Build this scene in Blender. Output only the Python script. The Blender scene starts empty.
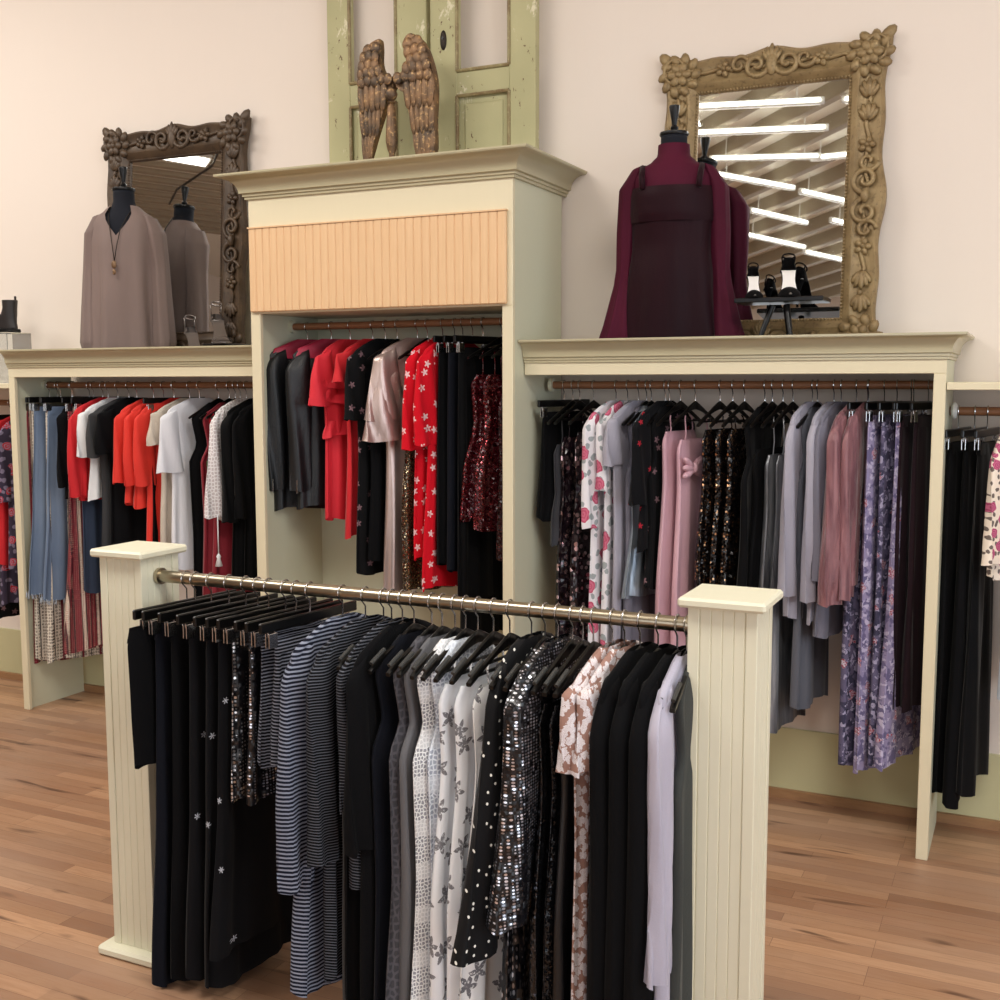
import bpy, math, random
from math import sin, cos, pi, radians, atan2, sqrt
from mathutils import Vector, Matrix

S = bpy.context.scene
COL = S.collection
# ------------------------------------------------------------------ camera
CAMH = 1.7; FPX = 1129.28; YAW, PITCH, ROLL = radians(25.322), radians(6.038), radians(-0.1206)
fw = Vector((-sin(YAW)*cos(PITCH), cos(YAW)*cos(PITCH), -sin(PITCH)))
r0 = Vector((cos(YAW), sin(YAW), 0)); u0 = r0.cross(fw)
rt = r0*cos(ROLL)+u0*sin(ROLL); up = -r0*sin(ROLL)+u0*cos(ROLL)
cd = bpy.data.cameras.new('camera'); cam = bpy.data.objects.new('camera', cd); COL.objects.link(cam)
cd.sensor_width = 36; cd.lens = FPX/1000*36; cd.clip_end = 100; cd.clip_start = .05
cam.matrix_world = Matrix(((rt.x, up.x, -fw.x, 0), (rt.y, up.y, -fw.y, 0), (rt.z, up.z, -fw.z, CAMH), (0, 0, 0, 1)))
S.camera = cam
def at(px, py, Y):
    "point of the world plane y=Y seen at a pixel of the photograph -> (x, z)"
    d = rt*((px-500)/FPX)+up*((500-py)/FPX)+fw
    t = Y/d.y
    return d.x*t, CAMH+d.z*t
# ------------------------------------------------------------------ view, world, lights
S.view_settings.view_transform = 'Standard'; S.view_settings.look = 'None'
S.view_settings.exposure = -0.74; S.view_settings.gamma = 1.0; S.view_settings.use_curve_mapping = False
W = bpy.data.worlds.new('sky'); S.world = W; W.use_nodes = True
bg = W.node_tree.nodes['Background']; bg.inputs[0].default_value = (.75, .85, 1, 1); bg.inputs[1].default_value = 1.6
def area(name, loc, target, sx, sy, power, col):
    l = bpy.data.lights.new(name, 'AREA'); l.shape = 'RECTANGLE'; l.size = sx; l.size_y = sy; l.energy = power; l.color = col
    o = bpy.data.objects.new(name, l); COL.objects.link(o); o.location = loc
    o.rotation_euler = (Vector(target)-Vector(loc)).to_track_quat('-Z', 'Y').to_euler()
    return o
RX, LX, RY, CZ = 4.6, -11.5, -6.0, 4.5        # right wall, left wall, rear wall, ceiling
area('daylight_rear_window', (-.6, RY+.12, 2.0), (-.9, 4, 1.9), 6.4, 2.9, 150, (1, .975, .95))
area('daylight_side_window', (RX-.12, .6, 2.1), (-2, 2.6, 1.6), 4.4, 2.9, 200, (.82, .91, 1))
for lx, ly in ((-3.4, 1.35), (.6, 1.2), (-6.2, 2.4)): area('ceiling_lamp_light', (lx, ly, CZ-.25), (lx, ly+.9, 0), 2.2, .9, 150, (1, .97, .91))
# ------------------------------------------------------------------ mesh helpers
class MB:
    def __init__(s): s.v = []; s.f = []; s.m = []
    def add(s, vs, fs, mi=0):
        n = len(s.v); s.v += [tuple(v) for v in vs]; s.f += [tuple(i+n for i in f) for f in fs]; s.m += [mi]*len(fs); return s
    def box(s, x0, x1, y0, y1, z0, z1, mi=0, M=None):
        vs = [Vector((x, y, z)) for z in (z0, z1) for y in (y0, y1) for x in (x0, x1)]
        if M: vs = [M @ v for v in vs]
        return s.add(vs, [(0, 2, 3, 1), (4, 5, 7, 6), (0, 1, 5, 4), (2, 6, 7, 3), (0, 4, 6, 2), (1, 3, 7, 5)], mi)
    def bbox(s, x0, x1, y0, y1, z0, z1, b=.004, mi=0):
        "box with chamfered edges"
        vs = []; 
        for (dx, dy, dz) in ((b, b, 0), (0, b, b), (b, 0, b)):
            for X, sx in ((x0, 1), (x1, -1)):
                for Y, sy in ((y0, 1), (y1, -1)):
                    for Z, sz in ((z0, 1), (z1, -1)):
                        vs.append((X+sx*dx, Y+sy*dy, Z+sz*dz))
        I = lambda k, i, j, l: k*8+i*4+j*2+l
        fs = []
        for l in (0, 1): fs.append([I(0, 0, 0, l), I(0, 1, 0, l), I(0, 1, 1, l), I(0, 0, 1, l)])
        for i in (0, 1): fs.append([I(1, i, 0, 0), I(1, i, 1, 0), I(1, i, 1, 1), I(1, i, 0, 1)])
        for j in (0, 1): fs.append([I(2, 0, j, 0), I(2, 1, j, 0), I(2, 1, j, 1), I(2, 0, j, 1)])
        for i in (0, 1):
            for j in (0, 1): fs.append([I(1, i, j, 0), I(1, i, j, 1), I(2, i, j, 1), I(2, i, j, 0)])
        for j in (0, 1):
            for l in (0, 1): fs.append([I(0, 0, j, l), I(0, 1, j, l), I(2, 1, j, l), I(2, 0, j, l)])
        for i in (0, 1):
            for l in (0, 1): fs.append([I(0, i, 0, l), I(0, i, 1, l), I(1, i, 1, l), I(1, i, 0, l)])
        for i in (0, 1):
            for j in (0, 1):
                for l in (0, 1): fs.append([I(0, i, j, l), I(1, i, j, l), I(2, i, j, l)])
        return s.add(vs, fs, mi)
    def loft(s, rings, cap0=False, cap1=False, closed=True, mi=0):
        n = len(rings[0]); vs = [p for r in rings for p in r]; fs = []
        for j in range(len(rings)-1):
            for i in range(n if closed else n-1):
                k = (i+1) % n; fs.append((j*n+i, j*n+k, (j+1)*n+k, (j+1)*n+i))
        if cap0: fs.append(tuple(range(n))[::-1])
        if cap1: fs.append(tuple((len(rings)-1)*n+i for i in range(n)))
        return s.add(vs, fs, mi)
    def tube(s, pts, r, n=8, cap=True, mi=0, closed=False):
        pts = [Vector(p) for p in pts]; R = r if isinstance(r, (list, tuple)) else [r]*len(pts)
        rings = []; prev = None
        for i, p in enumerate(pts):
            a = pts[max(i-1, 0)]; b = pts[min(i+1, len(pts)-1)]; t = (b-a).normalized() if (b-a).length > 1e-9 else Vector((0, 0, 1))
            if prev is None:
                q = Vector((0, 0, 1)) if abs(t.z) < .9 else Vector((1, 0, 0)); u = t.cross(q).normalized()
            else: u = (prev-t*prev.dot(t)).normalized()
            prev = u; w = t.cross(u)
            rings.append([p+(u*cos(2*pi*k/n)+w*sin(2*pi*k/n))*R[i] for k in range(n)])
        return s.loft(rings, cap, cap, mi=mi)
    def lathe(s, c, prof, n=24, mi=0):
        c = Vector(c); rings = [[c+Vector((r*cos(2*pi*k/n), r*sin(2*pi*k/n), z)) for k in range(n)] for r, z in prof]
        return s.loft(rings, True, True, mi=mi)
    def ell(s, c, rx, ry, rz, M=None, n=10, m=6, mi=0):
        rings = []
        for j in range(m+1):
            th = pi*(j+.02 if j == 0 else (j-.02 if j == m else j))/m
            ring = []
            for k in range(n):
                v = Vector((rx*sin(th)*cos(2*pi*k/n), ry*sin(th)*sin(2*pi*k/n), rz*cos(th)))
                if M: v = M @ v
                ring.append(v+Vector(c))
            rings.append(ring[::-1])
        return s.loft(rings, True, True, mi=mi)
    def prism(s, poly, f0, f1, mi=0):
        "poly: 2d points, f0/f1 map (a,b)->3d on both faces"
        n = len(poly); vs = [f0(*p) for p in poly]+[f1(*p) for p in poly]
        fs = [tuple(range(n)), tuple(range(2*n-1, n-1, -1))]+[(i, i+n, (i+1) % n+n, (i+1) % n) for i in range(n)]
        return s.add(vs, fs, mi)
    def build(s, name, mat, parent=None, smooth=False, loc=None, rot=None):
        me = bpy.data.meshes.new(name); me.from_pydata(s.v, [], s.f); 
        for mm in (mat if isinstance(mat, (list, tuple)) else [mat]): me.materials.append(mm)
        me.polygons.foreach_set('material_index', s.m)
        import bmesh
        bm = bmesh.new(); bm.from_mesh(me); bmesh.ops.recalc_face_normals(bm, faces=bm.faces); bm.to_mesh(me); bm.free()
        if smooth:
            me.polygons.foreach_set('use_smooth', [True]*len(me.polygons))
            if smooth != 'all': me.set_sharp_from_angle(angle=radians(42))
        me.update()
        o = bpy.data.objects.new(name, me); COL.objects.link(o)
        if parent: o.parent = parent
        if loc is not None: o.location = loc
        if rot is not None: o.rotation_euler = rot
        return o
def empty(name, loc, rz=0, rx=0):
    o = bpy.data.objects.new(name, None); COL.objects.link(o); o.location = loc; o.rotation_euler = (rx, 0, rz); o.empty_display_size = .05; return o
def tag(o, label=None, cat=None, group=None, kind=None):
    if label: o['label'] = label
    if cat: o['category'] = cat
    if group: o['group'] = group
    if kind: o['kind'] = kind
    return o
def lerp(a, b, t): return a+(b-a)*t
def keyed(keys, z):
    "piecewise smooth interpolation, keys sorted by first value ascending or descending"
    if (keys[0][0] > keys[-1][0]): keys = keys[::-1]
    if z <= keys[0][0]: return keys[0][1:]
    for a, b in zip(keys, keys[1:]):
        if z <= b[0]:
            t = (z-a[0])/(b[0]-a[0]); t = t*t*(3-2*t)*.5+t*.5
            return tuple(lerp(p, q, t) for p, q in zip(a[1:], b[1:]))
    return keys[-1][1:]
# ------------------------------------------------------------------ materials
def lin(c):
    f = lambda x: x/12.92 if x <= .04045 else ((x+.055)/1.055)**2.4
    return tuple(f(v/255) for v in c)+(1,)
class NT:
    yq = .8
    def __init__(s, name):
        s.mat = bpy.data.materials.new(name); s.mat.use_nodes = True; s.t = s.mat.node_tree; s.b = s.t.nodes['Principled BSDF']
        tc = s.t.nodes.new('ShaderNodeTexCoord'); s.obj = tc.outputs['Object']
    def n(s, typ, ins=None, **kw):
        nd = s.t.nodes.new('ShaderNode'+typ)
        for k, v in kw.items(): setattr(nd, k, v)
        for k, v in (ins or {}).items(): s.put(nd.inputs[k], v)
        return nd
    def put(s, sock, v):
        if hasattr(v, 'is_output') or isinstance(v, bpy.types.NodeSocket): s.t.links.new(v, sock)
        else: sock.default_value = v
    def math(s, op, a, b=0.0, c=None):
        d = {0: a, 1: b}
        if c is not None: d[2] = c
        return s.n('Math', d, operation=op).outputs[0]
    def mix(s, f, a, b):
        nd = s.n('Mix', data_type='RGBA'); s.put(nd.inputs[0], f); s.put(nd.inputs[6], a); s.put(nd.inputs[7], b); return nd.outputs[2]
    def map(s, scale=(1, 1, 1), loc=(0, 0, 0), rot=(0, 0, 0), v=None):
        return s.n('Mapping', {0: v or s.obj, 1: loc, 2: rot, 3: scale}).outputs[0]
    def noise(s, scale, detail=3, v=None, dist=0, rough=.5):
        return s.n('TexNoise', {'Vector': v or s.obj, 'Scale': scale, 'Detail': detail, 'Distortion': dist, 'Roughness': rough}).outputs[0]
    def step(s, x, lo, hi):
        return s.n('MapRange', {0: x, 1: lo, 2: hi, 3: 0.0, 4: 1.0}).outputs[0]
    def set(s, **kw):
        for k, v in kw.items(): s.put(s.b.inputs[k.replace('_', ' ')], v)
        return s
    def bump(s, h, strength=.3, dist=.01):
        s.put(s.b.inputs['Normal'], s.n('Bump', {'Height': h, 'Strength': strength, 'Distance': dist}).outputs[0]); return s
    def yz(s, noisev=0, scale=8):
        sp = s.n('SeparateXYZ', {0: s.obj}); y, z = sp.outputs[1], sp.outputs[2]; rn = s.n('ObjectInfo').outputs['Random']
        return s.n('CombineXYZ', {0: s.math('ADD', s.math('ADD', s.math('MULTIPLY', y, s.yq), sp.outputs[0]), s.math('MULTIPLY', rn, 5.0)), 1: s.math('ADD', z, s.math('MULTIPLY', rn, 3.0)), 2: s.math('MULTIPLY', sp.outputs[0], .3)}).outputs[0], y, z
M = {}
def paint(name, c, rough=.45, wear=.06, bump=.05):
    t = NT(name); n1 = t.noise(2.2, 4); n2 = t.noise(38, 4, t.map((1, 1, .12)))
    f = t.math('ADD', t.math('MULTIPLY', n1, wear), t.math('MULTIPLY', n2, wear*.7))
    t.set(Base_Color=t.mix(f, lin(c), lin([v*.72 for v in c])), Roughness=rough).bump(n2, bump, .002); M[name] = t.mat; return t.mat
paint('cream_paint', (224, 213, 182)); paint('sage_paint', (208, 207, 182)); paint('post_paint', (228, 224, 200)); paint('crown_paint', (188, 179, 148), .25)
paint('wall_paint', (227, 215, 204), .85, .03, .02); paint('wainscot_paint', (198, 193, 152), .6); paint('white_trim', (225, 225, 220), .6)
def simple(name, c, rough=.6, metal=0, sheen=0, spec=.5, bump=0, bs=60, coat=0):
    t = NT(name); t.set(Base_Color=lin(c), Roughness=rough, Metallic=metal)
    t.b.inputs['Sheen Weight'].default_value = sheen; t.b.inputs['Specular IOR Level'].default_value = spec; t.b.inputs['Coat Weight'].default_value = coat
    if bump: t.bump(t.noise(bs, 4), bump, .004)
    M[name] = t.mat; return t.mat
simple('steel', (205, 205, 205), .22, 1); simple('white_plastic', (235, 235, 230), .4); simple('label_white', (240, 240, 238), .6)
simple('black_gloss', (9, 9, 11), .35, 0, spec=.35); simple('black_hanger', (8, 8, 8), .28, 0, 0, spec=.4, bump=.03, bs=200)
simple('navy_form', (29, 31, 38), .9, 0, .05, spec=.15, bump=.2, bs=260); simple('mirror_glass', (238, 240, 240), .015, 1)
simple('clear_acrylic', (235, 240, 240), .05); M['clear_acrylic'].node_tree.nodes['Principled BSDF'].inputs['Transmission Weight'].default_value = .9
simple('dark_iron', (45, 38, 32), .5, .7); simple('patent', (14, 13, 15), .15, coat=.6); simple('suede_black', (14, 13, 14), .9, 0, .0, spec=.1)
simple('insole', (228, 224, 220), .5); simple('shoe_grey', (120, 112, 108), .3, .6); simple('leather_boot', (38, 34, 34), .45, bump=.1)
simple('red_hanger', (150, 10, 30), .3); simple('tag_white', (225, 225, 215), .6); simple('ribbon', (20, 20, 20), .5)
# floor boards
t = NT('floor_boards')
br = t.n('TexBrick', {'Vector': t.map(loc=(.37, .02, 0)), 'Color1': lin((190, 148, 114)), 'Color2': lin((148, 108, 82)), 'Mortar': lin((112, 78, 54)), 'Scale': 1.0, 'Mortar Size': .0008, 'Mortar Smooth': .2, 'Bias': -.1, 'Brick Width': .78, 'Row Height': .058}, offset=.37, offset_frequency=3)
br2 = t.n('TexBrick', {'Vector': t.map(loc=(1.1, .02, 0)), 'Color1': (1, 1, 1, 1), 'Color2': (.62, .6, .58, 1), 'Mortar': (.8, .8, .8, 1), 'Scale': 1.0, 'Mortar Size': 0, 'Brick Width': 1.33, 'Row Height': .058}, offset=.61, offset_frequency=2)
g = t.noise(5, 8, t.map((1.0, 14, 1)), 1.2, .65); g2 = t.noise(1.3, 3, t.map((1, 2.4, 1)))
kn = t.noise(7, 2, t.map((.35, 2.2, 1)), .3)
c = t.n('Mix', {0: .55}, data_type='RGBA', blend_type='MULTIPLY'); t.put(c.inputs[6], br.outputs[0]); t.put(c.inputs[7], br2.outputs[0])
c = t.mix(t.math('MULTIPLY', t.step(g, .45, .75), .55), c.outputs[2], lin((150, 104, 70)))
c = t.mix(t.math('MULTIPLY', t.step(g2, .4, .7), .35), c, lin((172, 146, 128)))
c = t.mix(t.math('MULTIPLY', t.step(kn, .64, .74), .8), c, lin((78, 50, 36)))
t.set(Base_Color=c, Roughness=t.math('ADD', t.math('MULTIPLY', g, .25), .3)).bump(g, .12, .002); M['floor_boards'] = t.mat
def woody(name, c1, c2, rough=.5, sc=(2, 14, 14)):
    t = NT(name); g = t.noise(6, 6, t.map(sc), .8); t.set(Base_Color=t.mix(g, lin(c1), lin(c2)), Roughness=rough).bump(g, .1, .001); M[name] = t.mat
woody('rod_wood', (150, 104, 70), (116, 76, 50)); woody('maple_panel', (232, 196, 154), (216, 176, 132), .55, (14, 14, 1)); woody('oak_trim', (170, 130, 92), (140, 102, 70))
# aged brass/nickel bar
t = NT('bar_metal'); t.set(Base_Color=t.mix(t.noise(9, 4), lin((196, 186, 166)), lin((150, 140, 120))), Metallic=1.0, Roughness=.28); M['bar_metal'] = t.mat
def carved(name, c1, c2, c3, metal=.3):
    t = NT(name); n = t.noise(14, 5); n2 = t.noise(70, 3)
    c = t.mix(t.step(n, .35, .65), lin(c1), lin(c2)); c = t.mix(t.math('MULTIPLY', t.step(n2, .55, .7), .5), c, lin(c3))
    t.set(Base_Color=c, Roughness=.5, Metallic=metal).bump(n2, .25, .002); M[name] = t.mat
carved('carved_brown', (62, 47, 34), (84, 66, 48), (40, 30, 22), .15); carved('carved_gold', (128, 106, 72), (150, 128, 90), (84, 66, 42), .3)
carved('bronze', (138, 106, 76), (84, 70, 58), (222, 180, 124), .6)
t = NT('distressed_green'); n = t.noise(9, 7, t.map((1, 1, .45)), .6, .7); n2 = t.noise(30, 5, t.map((1, 1, .5)), .3, .7)
c = t.mix(t.step(t.noise(2.5, 3), .3, .7), lin((186, 180, 138)), lin((166, 162, 122)))
c = t.mix(t.step(n, .6, .64), c, lin((212, 205, 176))); c = t.mix(t.step(n2, .64, .67), c, lin((98, 74, 48)))
t.set(Base_Color=c, Roughness=.7).bump(n2, .4, .003); M['distressed_green'] = t.mat
# ---- fabrics
def fabric(name, c, rough=.8, sheen=.25, metal=0, c2=None, bump=.15, bs=220, wr=.5, streak=0):
    t = NT(name); yz, y, z = t.yz(); n = t.noise(42, 4, t.map((1, 1, .1)), .6) if streak else t.noise(5, 4, t.map((1, 1, .35)))
    t.set(Base_Color=t.mix(t.step(n, .36 if streak else .3, .64 if streak else .75), lin(c), lin(c2 or [v*.8 for v in c])), Roughness=rough, Metallic=metal)
    t.b.inputs['Sheen Weight'].default_value = sheen*(.25 if sum(c) < 150 else .6); t.b.inputs['Sheen Roughness'].default_value = .4; t.b.inputs['Specular IOR Level'].default_value = .1 if sum(c) < 150 and rough > .45 else .5
    h = t.math('ADD', t.noise(bs, 2), t.math('MULTIPLY', t.noise(14, 3, t.map((1, 1, .3))), 6*wr)); t.bump(h, bump, .004); M[name] = t.mat; return t
def stripes(name, c1, c2, period, duty=.5, tilt=0, wob=.004):
    t = NT(name); yz, y, z = t.yz(); n = t.noise(6, 2)
    zz = t.math('ADD', z, t.math('ADD', t.math('MULTIPLY', n, wob*4), t.math('MULTIPLY', y, tilt)))
    fr = t.math('FRACT', t.math('MULTIPLY', zz, 1/period)); f = t.math('LESS_THAN', fr, duty)
    t.set(Base_Color=t.mix(f, lin(c2), lin(c1)), Roughness=.85); t.b.inputs['Specular IOR Level'].default_value = .12; M[name] = t.mat
def sequin(name, dark, bright, scale, metal=.9, rough=.22, thr=.55, nrm=.55, stretch=(1, 1, 1), hole=.42, reg=1.0):
    t = NT(name); v = t.map(stretch); vo = t.n('TexVoronoi', {'Vector': v, 'Scale': scale, 'Randomness': reg}); rnd = t.n('SeparateColor', {0: vo.outputs['Color']})
    f = t.step(rnd.outputs[0], thr-.25, thr+.25); inside = t.math('LESS_THAN', vo.outputs['Distance'], hole)
    c = t.mix(t.math('MULTIPLY', f, inside), lin(dark), lin(bright))  # random bright cells: sparkle put into the colour, on top of the tilted normals
    geo = t.n('NewGeometry'); off = t.n('VectorMath', {0: vo.outputs['Color'], 1: (.5, .5, .5)}, operation='SUBTRACT')
    sc = t.n('VectorMath', {0: off.outputs[0], 'Scale': nrm}, operation='SCALE'); ad = t.n('VectorMath', {0: geo.outputs['Normal'], 1: sc.outputs[0]}, operation='ADD')
    nn = t.n('VectorMath', {0: ad.outputs[0]}, operation='NORMALIZE')
    t.set(Base_Color=c, Roughness=rough, Metallic=t.math('MULTIPLY', inside, metal), Normal=nn.outputs[0]); M[name] = t.mat
def floral(name, bgc, cols, scale, size=.33, rough=.8, dist=.35, dens=1.0, leaf=None, metal=0, bg2=None):
    t = NT(name); yz, y, z = t.yz(); nz = t.n('TexNoise', {'Vector': yz, 'Scale': scale*2.2, 'Detail': 2.0})
    off = t.n('VectorMath', {0: nz.outputs['Color'], 1: (.5, .5, .5)}, operation='SUBTRACT'); sc = t.n('VectorMath', {0: off.outputs[0], 'Scale': dist/scale}, operation='SCALE')
    v = t.n('VectorMath', {0: yz, 1: sc.outputs[0]}, operation='ADD').outputs[0]
    vo = t.n('TexVoronoi', {'Vector': v, 'Scale': scale}, voronoi_dimensions='2D'); rnd = t.n('SeparateColor', {0: vo.outputs['Color']})
    c = lin(bgc)
    if bg2: c = t.mix(t.step(t.noise(scale*1.5, 4, yz), .5, .54), c, lin(bg2))
    if leaf:
        v2 = t.n('TexVoronoi', {'Vector': t.map(loc=(.3, .7, 0), v=v), 'Scale': scale*1.7}, voronoi_dimensions='2D'); c = t.mix(t.math('LESS_THAN', v2.outputs['Distance'], .27), c, lin(leaf))
    pres = t.math('LESS_THAN', rnd.outputs[0], dens)
    a = t.math('MULTIPLY', t.math('LESS_THAN', vo.outputs['Distance'], size), pres); c = t.mix(a, c, lin(cols[0]))
    if len(cols) > 1:
        ring = t.math('FRACT', t.math('MULTIPLY', vo.outputs['Distance'], 7.0)); b = t.math('MULTIPLY', a, t.math('LESS_THAN', ring, .42)); c = t.mix(b, c, lin(cols[1]))
    t.set(Base_Color=c, Roughness=rough, Metallic=metal); t.b.inputs['Sheen Weight'].default_value = .04; t.b.inputs['Specular IOR Level'].default_value = .12
    t.bump(t.noise(12, 3), .2, .006); M[name] = t.mat
def motif(name, bgc, fg, scale, lobes, r0, depth, dens=1, rough=.8, rgh=.6, metal=0, emis=0, holes=0, sharp=0):
    "scattered star or flower shapes"
    t = NT(name); yz, y, z = t.yz(); vo = t.n('TexVoronoi', {'Vector': yz, 'Scale': scale, 'Randomness': .75}, voronoi_dimensions='2D')
    pos = vo.outputs['Position']; d = t.n('VectorMath', {0: t.n('VectorMath', {0: yz, 1: (1, 1, 0)}, operation='MULTIPLY').outputs[0], 1: pos}, operation='SUBTRACT')
    sp = t.n('SeparateXYZ', {0: d.outputs[0]}); rnd = t.n('SeparateColor', {0: vo.outputs['Color']})
    ang = t.math('ARCTAN2', sp.outputs[1], sp.outputs[0]); ang = t.math('ADD', t.math('MULTIPLY', ang, float(lobes)), t.math('MULTIPLY', rnd.outputs[1], 6.0))
    r = t.math('SQRT', t.math('ADD', t.math('POWER', sp.outputs[0], 2.0), t.math('POWER', sp.outputs[1], 2.0)))
    cs = t.math('COSINE', ang)
    if sharp: cs = t.math('SUBTRACT', 1.0, t.math('MULTIPLY', t.math('ARCCOSINE', cs), 2/pi))
    lim = t.math('MULTIPLY', t.math('ADD', 1.0, t.math('MULTIPLY', cs, depth)), r0)
    a = t.math('MULTIPLY', t.math('LESS_THAN', r, lim), t.math('LESS_THAN', rnd.outputs[0], dens))
    if holes: a = t.math('MULTIPLY', a, t.step(t.noise(holes, 2), .3, .46))
    t.set(Base_Color=t.mix(a, lin(bgc), lin(fg)), Roughness=rough, Metallic=t.math('MULTIPLY', a, float(metal))); t.b.inputs['Sheen Weight'].default_value = .04; t.b.inputs['Specular IOR Level'].default_value = .12
    t.bump(t.noise(12, 3, t.map((1, 1, .25))), .25, .008); M[name] = t.mat
def lace(name, c, hole, scale, bands=True):
    t = NT(name); yz, y, z = t.yz(); vo = t.n('TexVoronoi', {'Vector': yz, 'Scale': scale, 'Randomness': .6}, feature='DISTANCE_TO_EDGE', voronoi_dimensions='2D')
    f = t.step(vo.outputs['Distance'], .12, .2)
    z2 = t.math('FRACT', t.math('MULTIPLY', z, 9.0)); bd = t.math('LESS_THAN', z2, .38)
    if bands: f = t.math('MULTIPLY', f, t.math('SUBTRACT', 1.0, t.math('MULTIPLY', bd, .65)))
    f = t.math('MULTIPLY', f, .8); t.set(Base_Color=t.mix(f, lin(c), lin(hole)), Roughness=.8).bump(vo.outputs['Distance'], .6, .003); M[name] = t.mat
def borderprint(name, cols, w, dots, dsc):
    "vertical printed bands with small rows of motifs"
    t = NT(name); yz, y, z = t.yz(); cr = t.n('ValToRGB', {0: t.math('FRACT', t.math('ADD', t.math('MULTIPLY', y, 1/w), 5.0))}); e = cr.color_ramp; e.interpolation = 'CONSTANT'
    while len(e.elements) < len(cols): e.elements.new(.5)
    for i, (p, cc) in enumerate(cols): e.elements[i].position = p; e.elements[i].color = lin(cc)
    vo = t.n('TexVoronoi', {'Vector': yz, 'Scale': dsc, 'Randomness': .25}, voronoi_dimensions='2D'); rnd = t.n('SeparateColor', {0: vo.outputs['Color']})
    a = t.math('LESS_THAN', vo.outputs['Distance'], .33); b = t.math('LESS_THAN', vo.outputs['Distance'], .16)
    c = t.mix(a, cr.outputs[0], t.mix(t.math('GREATER_THAN', rnd.outputs[0], .5), lin(dots[0]), lin(dots[1]))); c = t.mix(b, c, lin(dots[2]))
    t.set(Base_Color=c, Roughness=.85); M[name] = t.mat
B = (13, 13, 15)
fabric('black_cloth', B, .85, .12); fabric('black_knit', (17, 17, 19), .95, .1, bump=.3); fabric('navy_black', (19, 21, 29), .8, .25); fabric('black_velvet', (9, 9, 11), .7, .5, wr=1)
fabric('black_satin', (17, 17, 20), .4, 0); fabric('black_leather', (19, 20, 23), .45, 0, bump=.25, bs=90); fabric('charcoal', (50, 50, 56), .8, .3); fabric('charcoal_tee', (52, 52, 54), .9, .2)
fabric('red_cloth', (208, 22, 34), .75, .2, c2=(176, 14, 26)); fabric('red_crepe', (222, 34, 52), .7, .2, c2=(190, 20, 36)); fabric('coral_red', (226, 50, 34), .75, .2, c2=(196, 34, 24))
fabric('burgundy', (140, 18, 38), .75, .3); fabric('maroon_sheer', (78, 22, 42), .7, .1, c2=(62, 17, 33)); fabric('wine_velvet', (36, 9, 18), .5, .5, c2=(26, 6, 13), wr=1.4)
fabric('magenta_lining', (170, 28, 62), .5, .1); fabric('white_satin', (232, 232, 236), .45, .1, c2=(214, 214, 222)); fabric('white_cloth', (232, 232, 232), .8, .1, c2=(214, 214, 218)); fabric('cream_knit', (205, 192, 176), .8, .2, bump=.5, bs=120)
fabric('taupe', (126, 108, 102), .8, .15, c2=(112, 95, 89)); fabric('lilac_grey', (168, 164, 176), .7, .25, c2=(142, 139, 152)); fabric('grey_lilac_dark', (118, 116, 130), .75, .25); fabric('pale_lilac', (188, 184, 200), .6, .2, c2=(156, 153, 170))
fabric('rose_satin', (214, 172, 182), .42, .1, c2=(192, 146, 158), wr=1); fabric('dusty_velvet', (150, 102, 106), .45, .6, c2=(104, 62, 70), wr=3, bump=.4, streak=1); fabric('aubergine', (40, 26, 32), .8, .4, c2=(28, 18, 24))
fabric('silver_lame', (150, 152, 156), .35, 0, .6, c2=(96, 98, 104), wr=2, streak=1); fabric('blue_silver_satin', (170, 180, 190), .3, 0, .5, c2=(120, 130, 142), wr=2, streak=1); fabric('rose_gold_lame', (206, 184, 176), .34, 0, .65, c2=(168, 146, 138), wr=1.5)
fabric('grey_sheer', (104, 104, 108), .7, .2); fabric('olive_grey', (54, 57, 54), .8, .2); fabric('pale_blue', (200, 210, 222), .7, .1); fabric('slate', (96, 98, 108), .75, .2)
t = fabric('denim_light', (120, 136, 158), .9, .1, c2=(80, 98, 126), bs=300, wr=1.5); fabric('denim_dark', (44, 58, 80), .9, .1, c2=(32, 42, 62)); fabric('denim_fray', (190, 200, 212), .9, .1)
stripes('stripe_navy', (26, 28, 40), (138, 144, 162), .0105, .56); stripes('stripe_dark', (15, 15, 19), (92, 95, 104), .0075, .66); stripes('stripe_skirt', (20, 20, 26), (132, 136, 150), .009, .6); stripes('stripe_collar', (44, 46, 56), (150, 154, 168), .009, .5, 3.0)
sequin('seq_silver', (18, 18, 22), (235, 235, 245), 130, thr=.25, nrm=.7, stretch=(.5, .75, 1), reg=.12, hole=.36, rough=.3); sequin('seq_silver2', (20, 19, 22), (225, 220, 218), 120, thr=.35, nrm=.7, stretch=(.5, .8, .8), reg=.15, hole=.36, rough=.3); sequin('seq_pin', (14, 14, 18), (190, 186, 190), 90, thr=.45, nrm=.7, stretch=(.5, 1.6, .5), reg=.3, hole=.3, rough=.3)
sequin('seq_shimmer', (12, 12, 14), (96, 96, 104), 160, thr=.72, nrm=.6); sequin('seq_gold', (70, 56, 40), (226, 196, 150), 150, thr=.5, nrm=.9); sequin('seq_red', (58, 6, 14), (206, 84, 92), 130, thr=.62, nrm=.9); sequin('seq_darkred', (40, 8, 14), (160, 90, 96), 150, thr=.7, nrm=.9)
sequin('seq_pail', (30, 20, 26), (230, 196, 200), 42, rough=.15, thr=.45, nrm=.8, hole=.4); sequin('seq_blackgold', (16, 13, 14), (206, 158, 118), 95, thr=.68, nrm=.9)
floral('rose_print', (228, 224, 228), [(206, 112, 136), (188, 84, 110)], 13, .36, leaf=(158, 164, 166), dens=.5); floral('pink_floral', (236, 222, 206), [(196, 104, 136), (160, 66, 100)], 22, .4, leaf=(112, 100, 94), dens=.6)
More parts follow.
